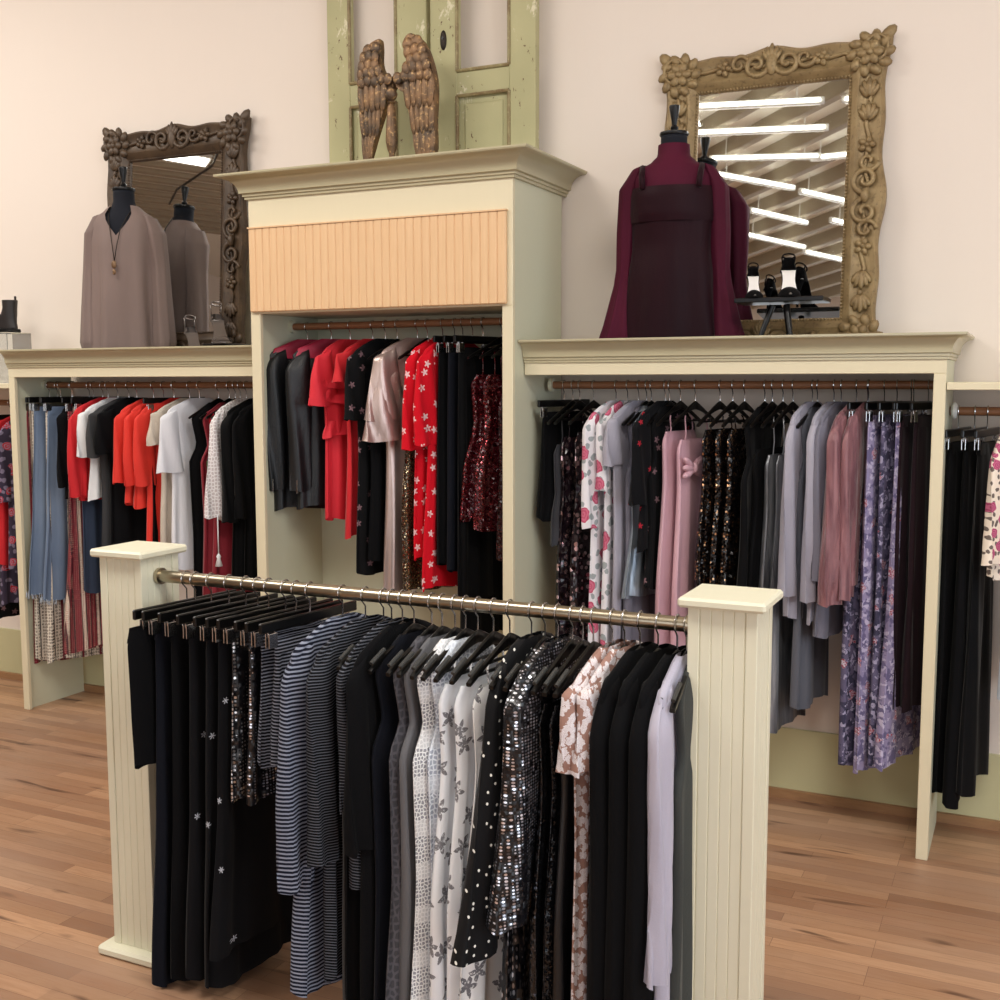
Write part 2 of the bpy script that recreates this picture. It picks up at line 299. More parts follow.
floral('rose_black', (20, 20, 22), [(188, 30, 46), (120, 14, 26)], 11, .38, leaf=(70, 96, 60), dens=.7)
floral('paisley', (96, 90, 116), [(150, 66, 84), (196, 190, 202)], 19, .3, dens=.2, bg2=(62, 60, 82), dist=1.3, leaf=(160, 154, 180)); floral('paisley_light', (150, 140, 174), [(172, 84, 104), (216, 208, 220)], 19, .3, dens=.2, bg2=(110, 102, 138), dist=1.3, leaf=(190, 182, 206))
floral('blush_lace', (158, 122, 110), [(226, 220, 222), (206, 194, 196)], 44, .46, dist=1.1, dens=.95); floral('kimono_print', (58, 50, 66), [(176, 40, 50), (150, 130, 150)], 14, .3, dens=.6, leaf=(120, 110, 130))
motif('star_print', (236, 238, 242), (128, 127, 132), 13, 5, .019, .55, .92, holes=150, sharp=1); motif('star_print2', (240, 239, 238), (120, 118, 122), 12, 5, .021, .55, .92, holes=150, sharp=1)
motif('red_white_floral', (206, 16, 34), (236, 196, 196), 17, 5, .012, .38, .75, holes=60); motif('black_floral', (13, 13, 15), (128, 98, 104), 16, 5, .011, .38, .5, holes=60); motif('black_red_embroid', (14, 14, 17), (160, 34, 48), 15, 5, .009, .38, .5)
motif('pearl_dots', (18, 18, 20), (230, 228, 220), 28, 3, .0035, 0, 1, .6); motif('crystal', (13, 13, 16), (200, 204, 214), 8, 6, .0055, .8, .5, .8, holes=260); motif('fade_star', (70, 70, 76), (104, 104, 110), 22, 5, .012, .4)
lace('crochet', (244, 244, 244), (120, 122, 132), 100); lace('crochet_blue', (232, 238, 246), (150, 160, 180), 80); lace('charcoal_lace', (84, 82, 88), (52, 51, 56), 50, False); lace('white_lace', (236, 232, 232), (190, 176, 176), 60, False)
borderprint('maroon_border', [(0, (40, 22, 28)), (.12, (122, 28, 44)), (.48, (40, 24, 30)), (.56, (214, 202, 184)), (.74, (34, 24, 30)), (.8, (112, 26, 40))], .085, [(150, 60, 66), (96, 22, 36), (190, 160, 140)], 95)
borderprint('cream_border', [(0, (214, 204, 188)), (.4, (30, 26, 30)), (.46, (206, 196, 182)), (.86, (104, 24, 40))], .1, [(40, 34, 36), (60, 40, 40), (200, 188, 172)], 62)
# ------------------------------------------------------------------ setting
def struct(name, mb, m, **k): return tag(mb.build(name, M[m], **k), kind='structure')
YW, YF = 4.56, 4.131
struct('floor', MB().box(LX, RX, RY, YW+.1, -.1, 0), 'floor_boards')
struct('wall_back', MB().box(LX-.1, RX+.1, YW, YW+.12, 0, CZ), 'wall_paint')
struct('wall_left', MB().box(LX-.1, LX, RY, YW, 0, CZ), 'wall_paint')
mb = MB().box(RX, RX+.1, RY, YW, 0, .55).box(RX, RX+.1, RY, YW, 3.6, CZ).box(RX, RX+.1, RY, -1.7, .55, 3.6).box(RX, RX+.1, 2.9, YW, .55, 3.6); struct('wall_right', mb, 'wall_paint')
mb = MB().box(LX, RX, RY-.1, RY, 0, .5).box(LX, RX, RY-.1, RY, 3.5, CZ).box(LX, -3.9, RY-.1, RY, .5, 3.5).box(2.7, RX, RY-.1, RY, .5, 3.5); struct('wall_rear', mb, 'wall_paint')
for i, (a, b, ax) in enumerate(((-3.9, 2.7, 0), (-1.7, 2.9, 1))):
    mb = MB(); lo, hi = (.5, 3.5) if ax == 0 else (.55, 3.6)
    n = 3
    for k in range(n+1):
        c = lerp(a, b, k/n)
        if ax == 0: mb.box(c-.035, c+.035, RY-.08, RY-.02, lo, hi)
        else: mb.box(RX+.02, RX+.08, c-.035, c+.035, lo, hi)
    for z in (lo, hi-.06):
        if ax == 0: mb.box(a, b, RY-.08, RY-.02, z, z+.06)
        else: mb.box(RX+.02, RX+.08, a, b, z, z+.06)
    struct('window_%d' % (i+1), mb, 'white_trim')
t = NT('ceiling_paint'); t.set(Base_Color=lin((244, 240, 230)), Roughness=.8); M['ceiling_paint'] = t.mat
struct('ceiling', MB().box(LX-.1, RX+.1, RY-.1, YW+.12, CZ, CZ+.1), 'ceiling_paint')
struct('baseboard_back', MB().box(LX, RX, YW-.014, YW, 0, .288), 'wainscot_paint')
struct('trim_1', MB().box(LX, RX, YW-.034, YW-.014, 0, .036), 'oak_trim')
# ------------------------------------------------------------------ built-in display units
def crown(mb, x0, x1, yf, z0, z1, proj, ends, yb=YW):
    "moulded cornice: front run mitred with side returns; ends=(left,right)"
    h = z1-z0
    pr = [(0, 0), (.1, .02), (.1, .12), (.17, .14), (.17, .24), (.28, .27)]+[(.28+.64*(1-cos(a)), .27+.62*sin(a)) for a in [i*pi/16 for i in range(1, 9)]]+[(.97, .9), (1, .92), (1, 1)]
    pr = [(p*proj, z0+q*h) for p, q in pr]
    rings = []
    for p, z in pr:
        r = []
        if ends[0]: r += [(x0-p, yb, z), (x0-p, yf-p, z)]
        else: r += [(x0, yf-p, z)]
        if ends[1]: r += [(x1+p, yf-p, z), (x1+p, yb, z)]
        else: r += [(x1, yf-p, z)]
        rings.append(r)
    mb.loft(rings, closed=False)
    p = proj; xa = x0-p if ends[0] else x0; xb = x1+p if ends[1] else x1
    mb.box(xa, xb, yf-p-.002, yf-p+.018, z1-.005, z1+.002)
    if ends[0]: mb.box(xa-.002, xa+.018, yf-p, yb, z1-.005, z1+.0021)
    if ends[1]: mb.box(xb-.018, xb+.002, yf-p, yb, z1-.005, z1+.0021)
def unit(name, label, x0, x1, yf, zfr, ztop, proj, ends, zopen, sl, sr, deck, rodz, rody, lside=True, rside=True, band=None, rodx=None):
    e = tag(empty(name, ((x0+x1)/2, yf, 0)), label, 'display unit'); ox, oy = (x0+x1)/2, yf
    def P(nm, mb, m, par=e, **k):
        mb.v = [(a-ox, b-oy, c) for a, b, c in mb.v]; return mb.build(nm, M[m], par, **k)
    th = .02
    if lside: P('side_panel', MB().box(x0, x0+th, yf+.02, YW-.035, 0, zfr), 'sage_paint')
    if rside: P('side_panel', MB().box(x1-th, x1, yf+.02, YW-.035, 0, zfr), 'sage_paint')
    if lside: P('stile', MB().bbox(x0, x0+sl, yf, yf+.02, 0, zopen, .002), 'cream_paint')
    if rside: P('stile', MB().bbox(x1-sr, x1, yf, yf+.02, 0, zopen, .002), 'cream_paint')
    P('frieze', MB().bbox(x0, x1, yf, yf+.02, zopen, zfr+.02, .002), 'cream_paint')
    P('top_deck', MB().box(x0+th, x1-th, yf+.02, YW, deck-.02, deck), 'sage_paint')
    if proj:
        mb = MB(); crown(mb, x0, x1, yf, zfr, ztop, proj, ends); P('cornice', mb, 'crown_paint', smooth=True)
    rx0, rx1 = rodx or (x0+th, x1-th)
    n = 8; P('hanging_rod', MB().tube([(lerp(rx0, rx1, i/n), rody, rodz) for i in range(n+1)], .016, 14), 'rod_wood', smooth=True)
    for x in (rx0+.008, rx1-.008):
        P('rod_socket', MB().tube([(x-.008, rody, rodz), (x+.008, rody, rodz)], .028, 16), 'sage_paint', smooth=True)
    return e, P
RODZ = 1.681; RODY = 4.35
unit('display_unit', 'long low cream wall unit with jeans and red tops, left of the tall unit', -4.705, -3.108, YF, 1.768, 1.856, .062, (False, False), 1.721, .04, .04, 1.79, RODZ, RODY, rside=False)
unit('display_unit', 'long low cream wall unit with pink and grey dresses, right of tall unit', -1.846, -.279, YF, 1.768, 1.856, .062, (False, True), 1.721, .02, .04, 1.79, RODZ, RODY, lside=False)
tw, P = unit('display_unit', 'tall cream display unit in the middle with a pale beadboard header', -3.105, -1.85, 4.03, 2.473, 2.572, .1, (True, True), 1.99, .05, .046, 2.53, 1.945, 4.3)
P('soffit', MB().box(-3.08, -1.87, 4.05, YW, 1.99, 2.01), 'sage_paint')
P('back_panel', MB().box(-3.085, -1.87, YW-.05, YW-.036, 0, 2.4), 'sage_paint')
mb = MB(); x = -3.095; nb = 33; w = (3.095-1.872)/nb
for i in range(nb): mb.bbox(x+i*w, x+(i+1)*w, 4.012, 4.03, 1.996, 2.352, .0045)
mb.box(-3.097, -1.87, 4.008, 4.03, 2.35, 2.356); hd = P('header_panel', mb, 'maple_panel')
def low_neighbour(label, x0, x1):
    e = tag(empty('display_unit', ((x0+x1)/2, YF, 0)), label, 'display unit'); ox = (x0+x1)/2
    def Q(nm, mb, m, **k):
        mb.v = [(a-ox, b-YF, c) for a, b, c in mb.v]; return mb.build(nm, M[m], e, **k)
    Q('top_board', MB().bbox(x0, x1, YF+.004, YW, 1.665, 1.691, .002), 'cream_paint')
    Q('hanging_rod', MB().tube([(lerp(x0, x1, i/6), RODY, 1.588) for i in range(7)], .016, 14), 'rod_wood', smooth=True)
    return Q
Q = low_neighbour('lower cream wall unit at the right edge holding long black skirts', -.277, 1.3); Q('rod_socket', MB().ell((-.262, RODY, 1.59), .014, .03, .03), 'white_plastic', smooth=True)
Q('side_panel', MB().box(1.28, 1.3, YF, YW-.035, 0, 1.665), 'sage_paint')
Q = low_neighbour('lower cream wall unit at the left edge with red and printed tops', -6.2, -4.708); Q('side_panel', MB().box(-6.2, -6.18, YF, YW-.035, 0, 1.665), 'sage_paint')
# ------------------------------------------------------------------ free standing front rail
BY, BZ = 2.492, 1.141
def post(cx, cy, label, bw):
    e = tag(empty('rail_post', (cx, cy, 0)), label, 'post', 'beadboard posts of the front rail'); h = .078
    mb = MB().box(-h+.004, h-.004, -h+.004, h-.004, .03, 1.2)
    for sx in (-1, 1):
        for sy in (-1, 1):
            x0, x1 = sorted((sx*h, sx*(h-.026))); y0, y1 = sorted((sy*h, sy*(h-.026)))
            mb.bbox(x0, x1, y0, y1, .03, 1.2, .0015)
    for k in range(4):                     # beaded boards set between the corner stiles
        a = -h+.027+k*(2*h-.054)/4; b = a+(2*h-.054)/4
        for sy in (-1, 1):
            y0, y1 = sorted((sy*(h-.005), sy*(h-.002))); mb.bbox(a, b, y0, y1, .03, 1.2, .002); mb.bbox(y0, y1, a, b, .03, 1.2, .002)
    mb.build('shaft', M['post_paint'], e)
    MB().bbox(-.098, .098, -.098, .098, 1.198, 1.221, .006).build('cap', M['post_paint'], e)
    if bw: MB().bbox(-.114, .114, -.114, .114, 0, .03, .008).build('plinth', M['post_paint'], e)
    else: MB().bbox(-.1, .1, -.1, .1, 0, .03, .008).build('plinth', M['post_paint'], e)
    return e
post(-2.348, 2.498, 'cream beadboard post standing at the left end of the front clothes rail', True)
post(-.604, 2.498, 'cream beadboard post standing at the right end of the front clothes rail', False)
e = tag(empty('clothes_rail', (-1.48, BY, BZ)), 'long brushed metal rail carried between the two cream posts in front', 'clothes rail')
MB().tube([(lerp(-.79, .80, i/10), 0, 0) for i in range(11)], .0175, 24).build('rail', M['bar_metal'], e, True)
for s in (-1, 1): MB().tube([(s*.778, 0, 0), (s*.79, 0, 0)], .024, 24).build('flange', M['bar_metal'], e, True)
# ------------------------------------------------------------------ hangers
def hookpath(r):
    p = [(0, -(r+.0035)*sin(a), (r+.0035)*cos(a)-.0) for a in [radians(d) for d in range(110, -131, -20)]]
    y, z = p[-1][1], p[-1][2]
    p = [(0, -q[1], q[2]) for q in p]; y = -y
    return p+[(0, y*.6, z-.006), (0, 0, z-.016), (0, 0, -.062)]
def make_shoulder_hanger(r, w, mat='black_hanger', slots=True):
    e = empty('clothes_hanger', (0, 0, -50)); MB().tube(hookpath(r), .0021, 6).build('hook', M['steel'], e, True)
    mb = MB()
    for s in (-1, 1):
        rings = []
        for i in range(15):
            t = i/14; y = s*w*t; z = -.072-.075*t**1.25; hh = lerp(.034, .013, min(1, t*2.2)); xx = lerp(.0045, .0065, t)
            if t > .94: hh *= .7
            rings.append([(xx*a, y, z+hh*(b-.5)*1.0-.006) for a, b in ((-1, .1), (-1, .9), (-.4, 1), (.4, 1), (1, .9), (1, .1), (.4, 0), (-.4, 0))])
        mb.loft(rings, True, True)
    mb.box(-.003, .003, -w*.8, w*.8, -.142, -.135)
    mb.build('body', M[mat], e, True)
    if slots:
        for s in (-1, 1): MB().tube([(0, s*w*t, -.062-.075*t**1.25+.002) for t in (.68, .76, .84, .92, .97)], .0055, 8).build('grip', M['grip'], e, True)
    return e
simple('grip', (52, 52, 50), .5)
def make_clip_hanger(r, w):
    e = empty('clip_hanger', (0, 0, -50)); MB().tube(hookpath(r), .0021, 6).build('hook', M['steel'], e, True)
    MB().bbox(-.006, .006, -w, w, -.088, -.06, .003).build('bar', M['black_hanger'], e)
    for s in (-1, 1):
        c = MB().tube([(0, s*w*.78-.012, -.088), (0, s*w*.78-.012, -.1), (0, s*w*.78+.012, -.1), (0, s*w*.78+.012, -.088)], .0018, 6)
        for dx in (-.006, .006): c.bbox(dx-.0014, dx+.0014, s*w*.78-.016, s*w*.78+.016, -.13, -.092, .0008)
        c.build('clip', M['steel'], e)
    return e
PROTO = {}
for k, r, w in (('front', .0175, .2), ('wall', .016, .19)):
    PROTO[k, 's'] = [make_shoulder_hanger(r, w-.02, slots=(k == 'front')), False]; PROTO[k, 'c'] = [make_clip_hanger(r, w-.012), False]
PROTO['red', 's'] = [make_shoulder_hanger(.016, .19, 'red_hanger', False), False]
def hang(kind, typ, x, y, z, rz, label, group):
    p = PROTO[kind, typ]
    if not p[1]: o = p[0]; p[1] = True
    else:
        o = p[0].copy(); COL.objects.link(o)
        for ch in p[0].children: c = ch.copy(); COL.objects.link(c); c.parent = o
    o.location = (x, y, z); o.rotation_euler = (0, 0, rz)
    # the hook stays square to the rail while the body turns
    for c in o.children:
        if c.name.startswith('hook'): c.rotation_euler = (0, 0, -rz*.9)
    tag(o, label, 'hanger', group)
# ------------------------------------------------------------------ garments
def body_mesh(keys, seed, k=6, amp=.006, N=44, R=34, hemwave=.006, q=.75, cy=0, tilt=0, yc=None):
    "soft flattened tube; keys: (z, halfwidth, halfthickness)"
    rnd = random.Random(seed); p1, p2, p3 = [rnd.uniform(0, 6.28) for _ in range(3)]; dr = rnd.uniform(-2, 2)
    z0, z1 = keys[0][0], keys[-1][0]; rings = []
    for j in range(R+1):
        t = j/R; t = t if (z0-z1) < .3 else t**1.25; z = lerp(z0, z1, t); w, th = keyed(keys, z)
        A = amp*min(1, .15+1.1*t); ring = []
        for i in range(N):
            a = 2*pi*i/N; ca, sa = cos(a), sin(a)
            y = w*(abs(ca)**.9)*(1 if ca > 0 else -1); x = th*(abs(sa)**q)*(1 if sa > 0 else -1)
            f = sin(k*a+p1+dr*t)+.55*sin((2*k+1)*a+p2-dr*1.4*t)+.3*sin(3*a+p3+4*t)
            x += A*f*(1 if abs(sa) > .15 else .5); y += A*.5*sin(4*t+p2)*(1 if ca > 0 else -1)*abs(ca)
            zz = z+hemwave*t**4*sin(3*a+p3)*1.5
            cc = yc(t) if yc else cy
            ring.append((x, y+cc, zz))
        rings.append(ring)
    return MB().loft(rings)
def sleeve_mesh(side, w, z0, L, r0, r1, seed, amp=.004, rx=.022, out=.012, bend=0, cuff=0):
    rnd = random.Random(seed); p1, p2 = rnd.uniform(0, 6), rnd.uniform(0, 6); rings = []; R = 22; N = 24
    for j in range(R+1):
        t = j/R; z = z0-L*t; u = min(1, t/.12); c = side*(w-r0*.9+u*(out+.01)+out*t+bend*t*t)
        ry = lerp(r0*.45, r0, sin(min(1, t/.16)*pi/2)) if t < .16 else lerp(r0, r1, (t-.16)/.84)
        rxx = rx*lerp(.6, 1, u)*(1+.3*(r1/r0-1)*t)
        if cuff and t > .93: ry *= 1-cuff; 
        A = amp*(.4+t)
        rings.append([(rxx*sin(a)+A*sin(4*a+p1+5*t), c+ry*cos(a)+A*.5*sin(2.2*t*pi+p2)*cos(a), z+(.004*sin(3*a+p2) if j == R else 0)+(1-u)*.012*(-side*cos(a))) for a in [2*pi*i/N for i in range(N)]])
    return MB().loft(rings, cap0=True)
RK = {'front': (BY, BZ, 'front', 8), 'wall': (RODY, RODZ, 'wall', 14), 'tower': (4.3, 1.945, 'wall', 16), 'low': (RODY, 1.588, 'wall', 10)}
seedc = [10]
def garment(rack, L, hem, kind, m, name, cat, label, group=None, ang=None, w=None, th=.016, fl=1.0, sl=None, r0=.055, r1=None, amp=.009, k=7, drop=.0,
            strap=.1, hanger='y', py=None, waist=1.0, smat=None, neck=.055, far_sleeve=True, bend=0, cuff=0, short_h=None):
    Y, Z, hk, da = RK[rack]; a = radians(da if ang is None else ang); seedc[0] += 1; sd = seedc[0]
    if w is None: w = {'clip': .165, 'strap': .15}.get(kind, .195)
    wn = w*1.0 if kind in ('clip', 'strap') else w+.015
    yn = Y-wn*cos(a); xn, _ = at(L, {'front': 700, 'wall': 450, 'tower': 400, 'low': 500}[rack], yn); X = xn+wn*sin(a)
    zh = at(L, hem, yn)[1]-Z
    e = tag(empty(name, (X, Y, Z), -a), label, cat, group)
    mm = M[m]
    if kind == 'clip':
        keys = [(-.112, w*.86, .008), (-.16, w*.9, th*.8), (lerp(-.16, zh, .5), lerp(w*.9, w*fl, .35), th), (zh, w*fl, th*1.25)]
    elif kind == 'strap':
        zt = -.14-strap; keys = [(zt, w*.72, .012), (zt-.04, w*.86, th), (zt-.2, w*.8*waist, th), (lerp(zt-.2, zh, .5), w*lerp(1, fl, .5), th), (zh, w*fl, th*1.3)]
    else:
        keys = [(-.062, neck, .012), (-.078, neck+.045, .014), (-.106, w*.84, .016), (-.128, w*.98, .017), (-.19, w*.98, th), (-.3, w*.9, th), (min(-.31, lerp(-.3, zh, .3)), w*.86*waist, th), (zh, w*.95*fl, th*1.3)]
        if kind == 'none': keys = [(-.082, neck, .01), (-.1, neck+.03, .013), (-.135, w*.74, .016), (-.16, w*.8, .017), (-.28, w*.68, th), (-.36, w*.9, th), (lerp(-.36, zh, .4), w*.86*waist, th), (zh, w*.95*fl, th*1.3)]
    body_mesh(keys, sd, k, amp).build('body', mm, e, 'all')
    if kind == 'clip':
        body_mesh([(-.108, w*.865, .0095), (-.148, w*.9, .0135)], sd, 3, .001, R=4, hemwave=0).build('waistband', mm, e, 'all')
    if kind == 'strap':
        for s in (-1, 1): MB().tube([(0, s*w*.5, -.118), (.004, s*w*.56, -.13), (.009, s*w*.56, -.15-strap*.5), (.004, s*w*.55, -.15-strap), (0, s*w*.55, -.16-strap)], .0028, 6).build('strap', mm, e, 'all')
    if kind in ('long', 'short'):
        sl_ = sl if sl else (.52 if kind == 'long' else .17); r1_ = r1 if r1 else r0*(.8 if kind == 'long' else 1.15)
        for s in ((-1, 1) if far_sleeve else (-1,)):
            sleeve_mesh(s, w, -.112, sl_, r0, r1_, sd*7+s, amp*.8, th*1.25, bend=bend, cuff=cuff).build('sleeve', M[smat] if smat else mm, e, 'all')
    if hanger:
        typ = 'c' if kind == 'clip' else 's'
        hk2 = 'red' if hanger == 'red' else hk
        ht = {'c': 'black clip hanger holding the ', 's': ('red hanger holding the ' if hanger == 'red' else 'black hanger holding the ')}[typ]
        words = label.split()
        short = ' '.join(words[:11 if typ == 'c' else 12]).rstrip(',')
        if len(words) > (11 if typ == 'c' else 12): print('LONG', label)
        hang(hk2, typ, X, Y, Z, -a, ht+short, {'front': 'hangers on the front rail', 'wall': 'hangers in the low wall units', 'tower': 'hangers in the tall unit', 'low': 'hangers in the end wall units'}[rack] if not group else 'hangers of the '+group)
    return e, X, zh
G = garment
# front rail, left to right
F = 'front'
G(F, 122, 772, 'clip', 'black_cloth', 'shorts', 'shorts', 'short wide black culottes nearest the left post, front rail', w=.235, fl=.85, amp=.004)
G(F, 152, 980, 'clip', 'navy_black', 'trousers', 'trousers', 'long blue-black flared trousers on the front rail', fl=1.15)
G(F, 168, 976, 'clip', 'black_cloth', 'trousers', 'trousers', 'long plain black trousers just right of the blue-black pair', fl=1.1)
G(F, 186, 974, 'clip', 'crystal', 'trousers', 'trousers', 'left one of three black crystal-flowered trousers', fl=1.15, amp=.008)
G(F, 203, 985, 'clip', 'crystal', 'trousers', 'trousers', 'middle one of three black crystal-flowered trousers', fl=1.15, amp=.008)
G(F, 215, 950, 'clip', 'crystal', 'trousers', 'trousers', 'black crystal-flowered trousers right behind the beaded skirts', fl=1.25)
G(F, 229, 802, 'clip', 'seq_silver2', 'skirt', 'skirt', 'silver and black beaded skirt, the left one of two', fl=1.0, w=.155, amp=.005)
G(F, 246, 802, 'clip', 'seq_silver', 'skirt', 'skirt', 'silver and black beaded skirt, the right one of two', fl=1.0, w=.155, amp=.005)
G(F, 258, 766, 'clip', 'stripe_skirt', 'skirt', 'skirt', 'short navy striped skirt hanging beside the beaded skirts', w=.15)
G(F, 272, 768, 'clip', 'stripe_skirt', 'skirt', 'skirt', 'short navy striped skirt tucked against the striped cardigan', w=.15)
ca, X, zh = G(F, 287, 995, 'long', 'stripe_navy', 'cardigan', 'cardigan', 'long navy and grey striped open cardigan with draped front', sl=.62, r0=.066, r1=.06, fl=1.1, amp=.012, th=.022, w=.2, bend=.03)
mb = MB(); rings = []
for j in range(26):      # draped lapel falling along the near front edge
    t = j/25; z = lerp(-.1, zh+.04, t); y = lerp(-.1, -.15, t); wd = .02+.035*sin(pi*min(1, t*1.1))*.8; rings.append([(.026+.012*sin(9*t), y+.09+.0*t, z), (.034+.01*sin(7*t+1), y+.09+wd*.6, z), (.03, y+.09+wd, z), (.022, y+.09+wd*.4, z)])
mb.loft(rings, True, True).build('lapel', M['stripe_collar'], ca, 'all')
G(F, 312, 985, 'long', 'stripe_dark', 'cardigan', 'cardigan', 'long dark finely striped cardigan behind the draped striped one', sl=.55, amp=.01, th=.02)
G(F, 332, 1010, 'none', 'black_velvet', 'dress', 'dress', 'black velvet dress between the striped tops', fl=1.0, w=.19)
G(F, 343, 890, 'long', 'stripe_dark', 'top', 'top', 'dark striped top squeezed between black dresses', sl=.4, w=.18)
G(F, 350, 1050, 'long', 'black_knit', 'dress', 'dress', 'long black knit dress right of the striped tops', sl=.5)
G(F, 362, 1060, 'none', 'navy_black', 'dress', 'dress', 'long blue-black sleeveless dress beside the charcoal lace one', amp=.004)
G(F, 379, 1060, 'none', 'charcoal_lace', 'dress', 'dress', 'charcoal lace sleeveless dress left of the white ones', fl=1.12, w=.2)
G(F, 391, 1060, 'none', 'grey_sheer', 'dress', 'dress', 'sheer grey dress against the white crochet dress', fl=1.05)
G(F, 403, 1060, 'none', 'crochet', 'dress', 'dress', 'white crochet lace dress with rows of eyelets', fl=1.1, w=.2)
G(F, 419, 1060, 'none', 'crochet_blue', 'dress', 'dress', 'pale blue-white open lace dress next to the crochet one', w=.18)
G(F, 433, 1055, 'strap', 'star_print', 'dress', 'dress', 'white chiffon dress with grey stars, left of the three', strap=.03, w=.19, amp=.01, fl=1.1)
G(F, 449, 1055, 'strap', 'star_print', 'dress', 'dress', 'white chiffon dress with grey stars, middle of the three', strap=.03, w=.19, amp=.011, fl=1.1)
G(F, 466, 1050, 'strap', 'star_print2', 'dress', 'dress', 'white chiffon dress with grey stars, right of the three', strap=.03, w=.19, amp=.012, fl=1.15)
G(F, 491, 830, 'long', 'pearl_dots', 'blouse', 'blouse', 'black pearl-dotted blouse with wide sleeve over the star dresses', sl=.66, r0=.03, r1=.085, w=.165, bend=.07)
G(F, 499, 1060, 'none', 'seq_pin', 'dress', 'dress', 'long dress of silver beaded pinstripes below the beaded jacket', w=.19)
G(F, 512, 880, 'long', 'seq_silver', 'jacket', 'jacket', 'silver and black beaded jacket with long sleeves on the front rail', sl=.58, r0=.06, r1=.068, th=.028, amp=.005, bend=.05, w=.19)
G(F, 533, 1060, 'strap', 'seq_shimmer', 'dress', 'dress', 'black shimmering strap dress right beside the beaded jacket', strap=.05, w=.18)
G(F, 544, 1060, 'strap', 'seq_shimmer', 'dress', 'dress', 'black shimmering strap dress, the middle one of three', strap=.05, w=.18)
G(F, 555, 1060, 'strap', 'black_satin', 'dress', 'dress', 'black satin strap dress left of the flowered lace ones', strap=.05, w=.18)
G(F, 568, 1060, 'short', 'blush_lace', 'dress', 'dress', 'white and blush lace dress with short sleeves, left one of two', sl=.2, r0=.05, r1=.06)
G(F, 583, 1060, 'short', 'blush_lace', 'dress', 'dress', 'white and blush lace dress with short sleeves beside black coats', sl=.2, r0=.05, r1=.06, w=.185)
G(F, 597, 1060, 'long', 'black_cloth', 'coat', 'coat', 'black tailored coat, left of the three on the front rail', sl=.85, amp=.004, th=.022)
G(F, 616, 1060, 'long', 'black_cloth', 'coat', 'coat', 'black tailored coat, middle of the three on the front rail', sl=.85, amp=.004, th=.022)
G(F, 636, 1060, 'long', 'black_cloth', 'coat', 'coat', 'black tailored coat, right of the three on the front rail', sl=.85, amp=.004, th=.022)
sh, X, zh = G(F, 657, 1060, 'long', 'pale_lilac', 'shirt', 'shirt', 'pale lilac sheer shirt with a collar near the right post', sl=.66, w=.185, amp=.013, th=.016, r0=.045, ang=2)
G(F, 673, 1050, 'none', 'olive_grey', 'dress', 'dress', 'olive grey dress last on the front rail against the right post', w=.16, ang=0)
# low unit left of the tall one
A = 'wall'
G('low', -22, 620, 'long', 'black_floral', 'blouse', 'blouse', 'dark flowered blouse at the very left edge of the photo', sl=.45)
G('low', -12, 565, 'long', 'red_cloth', 'blouse', 'blouse', 'red blouse hanging in the unit at the left edge', sl=.42)
G('low', -4, 605, 'clip', 'kimono_print', 'trousers', 'trousers', 'dark printed trousers in the unit at the left edge')
G('low', 1, 570, 'long', 'kimono_print', 'blouse', 'blouse', 'printed kimono blouse nearest the post of the left unit', sl=.4, w=.18)
G(A, 22, 663, 'clip', 'maroon_border', 'trousers', 'trousers', 'maroon border-print trousers by the left side panel', fl=1.05, th=.014)
G(A, 30, 658, 'clip', 'cream_border', 'trousers', 'trousers', 'cream and black border-print trousers under the pale jeans', fl=1.15)
G(A, 32, 592, 'clip', 'denim_light', 'jeans', 'jeans', 'pale blue jeans with frayed hem, the left pair', fl=1.3, w=.17, amp=.012)
G(A, 46, 598, 'clip', 'denim_light', 'jeans', 'jeans', 'pale blue jeans with frayed hem, the right pair', fl=1.35, w=.16, amp=.012)
G(A, 44, 660, 'clip', 'cream_border', 'skirt', 'skirt', 'cream and black printed wide skirt behind the jeans', fl=1.2)
G(A, 66, 650, 'clip', 'maroon_border', 'skirt', 'skirt', 'maroon border-print skirt showing below the dark jeans', fl=1.3)
G(A, 60, 498, 'long', 'black_knit', 'top', 'top', 'black knit top between pale jeans and red blouse', sl=.4, w=.16)
G(A, 78, 592, 'clip', 'denim_dark', 'jeans', 'jeans', 'dark blue denim trousers hanging under the red blouse', w=.15)
G(A, 72, 500, 'long', 'red_cloth', 'blouse', 'blouse', 'red blouse on a red hanger in the left unit', sl=.44, hanger='red', r0=.045, r1=.05)
G(A, 82, 500, 'short', 'white_cloth', 't_shirt', 't-shirt', 'white short-sleeved tee between red blouse and charcoal tee', sl=.24)
te, X, zh = G(A, 92, 590, 'short', 'charcoal_tee', 't_shirt', 't-shirt', 'charcoal tee with a white ring mark on the front', sl=.24, w=.2)
mb = MB(); mb.tube([(.026, -.03+.026*cos(radians(d)), -.36+.035*sin(radians(d))) for d in range(40, 325, 15)], .006, 6).build('ring_mark', M['white_cloth'], te, 'all')
G(A, 101, 560, 'short', 'black_knit', 't_shirt', 't-shirt', 'black tee hidden behind the charcoal tee', sl=.22)
G(A, 118, 505, 'long', 'coral_red', 'blouse', 'blouse', 'coral red pleated blouse, left of the three', sl=.36, r1=.062, k=9, amp=.007)
G(A, 128, 508, 'long', 'coral_red', 'blouse', 'blouse', 'coral red pleated blouse, middle of the three', sl=.37, r1=.062, k=9, amp=.007)
G(A, 138, 560, 'long', 'coral_red', 'dress', 'dress', 'coral red pleated dress, longest of the three red pieces', sl=.37, r1=.06, k=9, amp=.007)
G(A, 147, 560, 'clip', 'black_cloth', 'trousers', 'trousers', 'black trousers just right of the coral red blouses')
G(A, 154, 545, 'short', 'cream_knit', 'dress', 'dress', 'cream textured short-sleeved dress left of the white satin blouse', sl=.17)
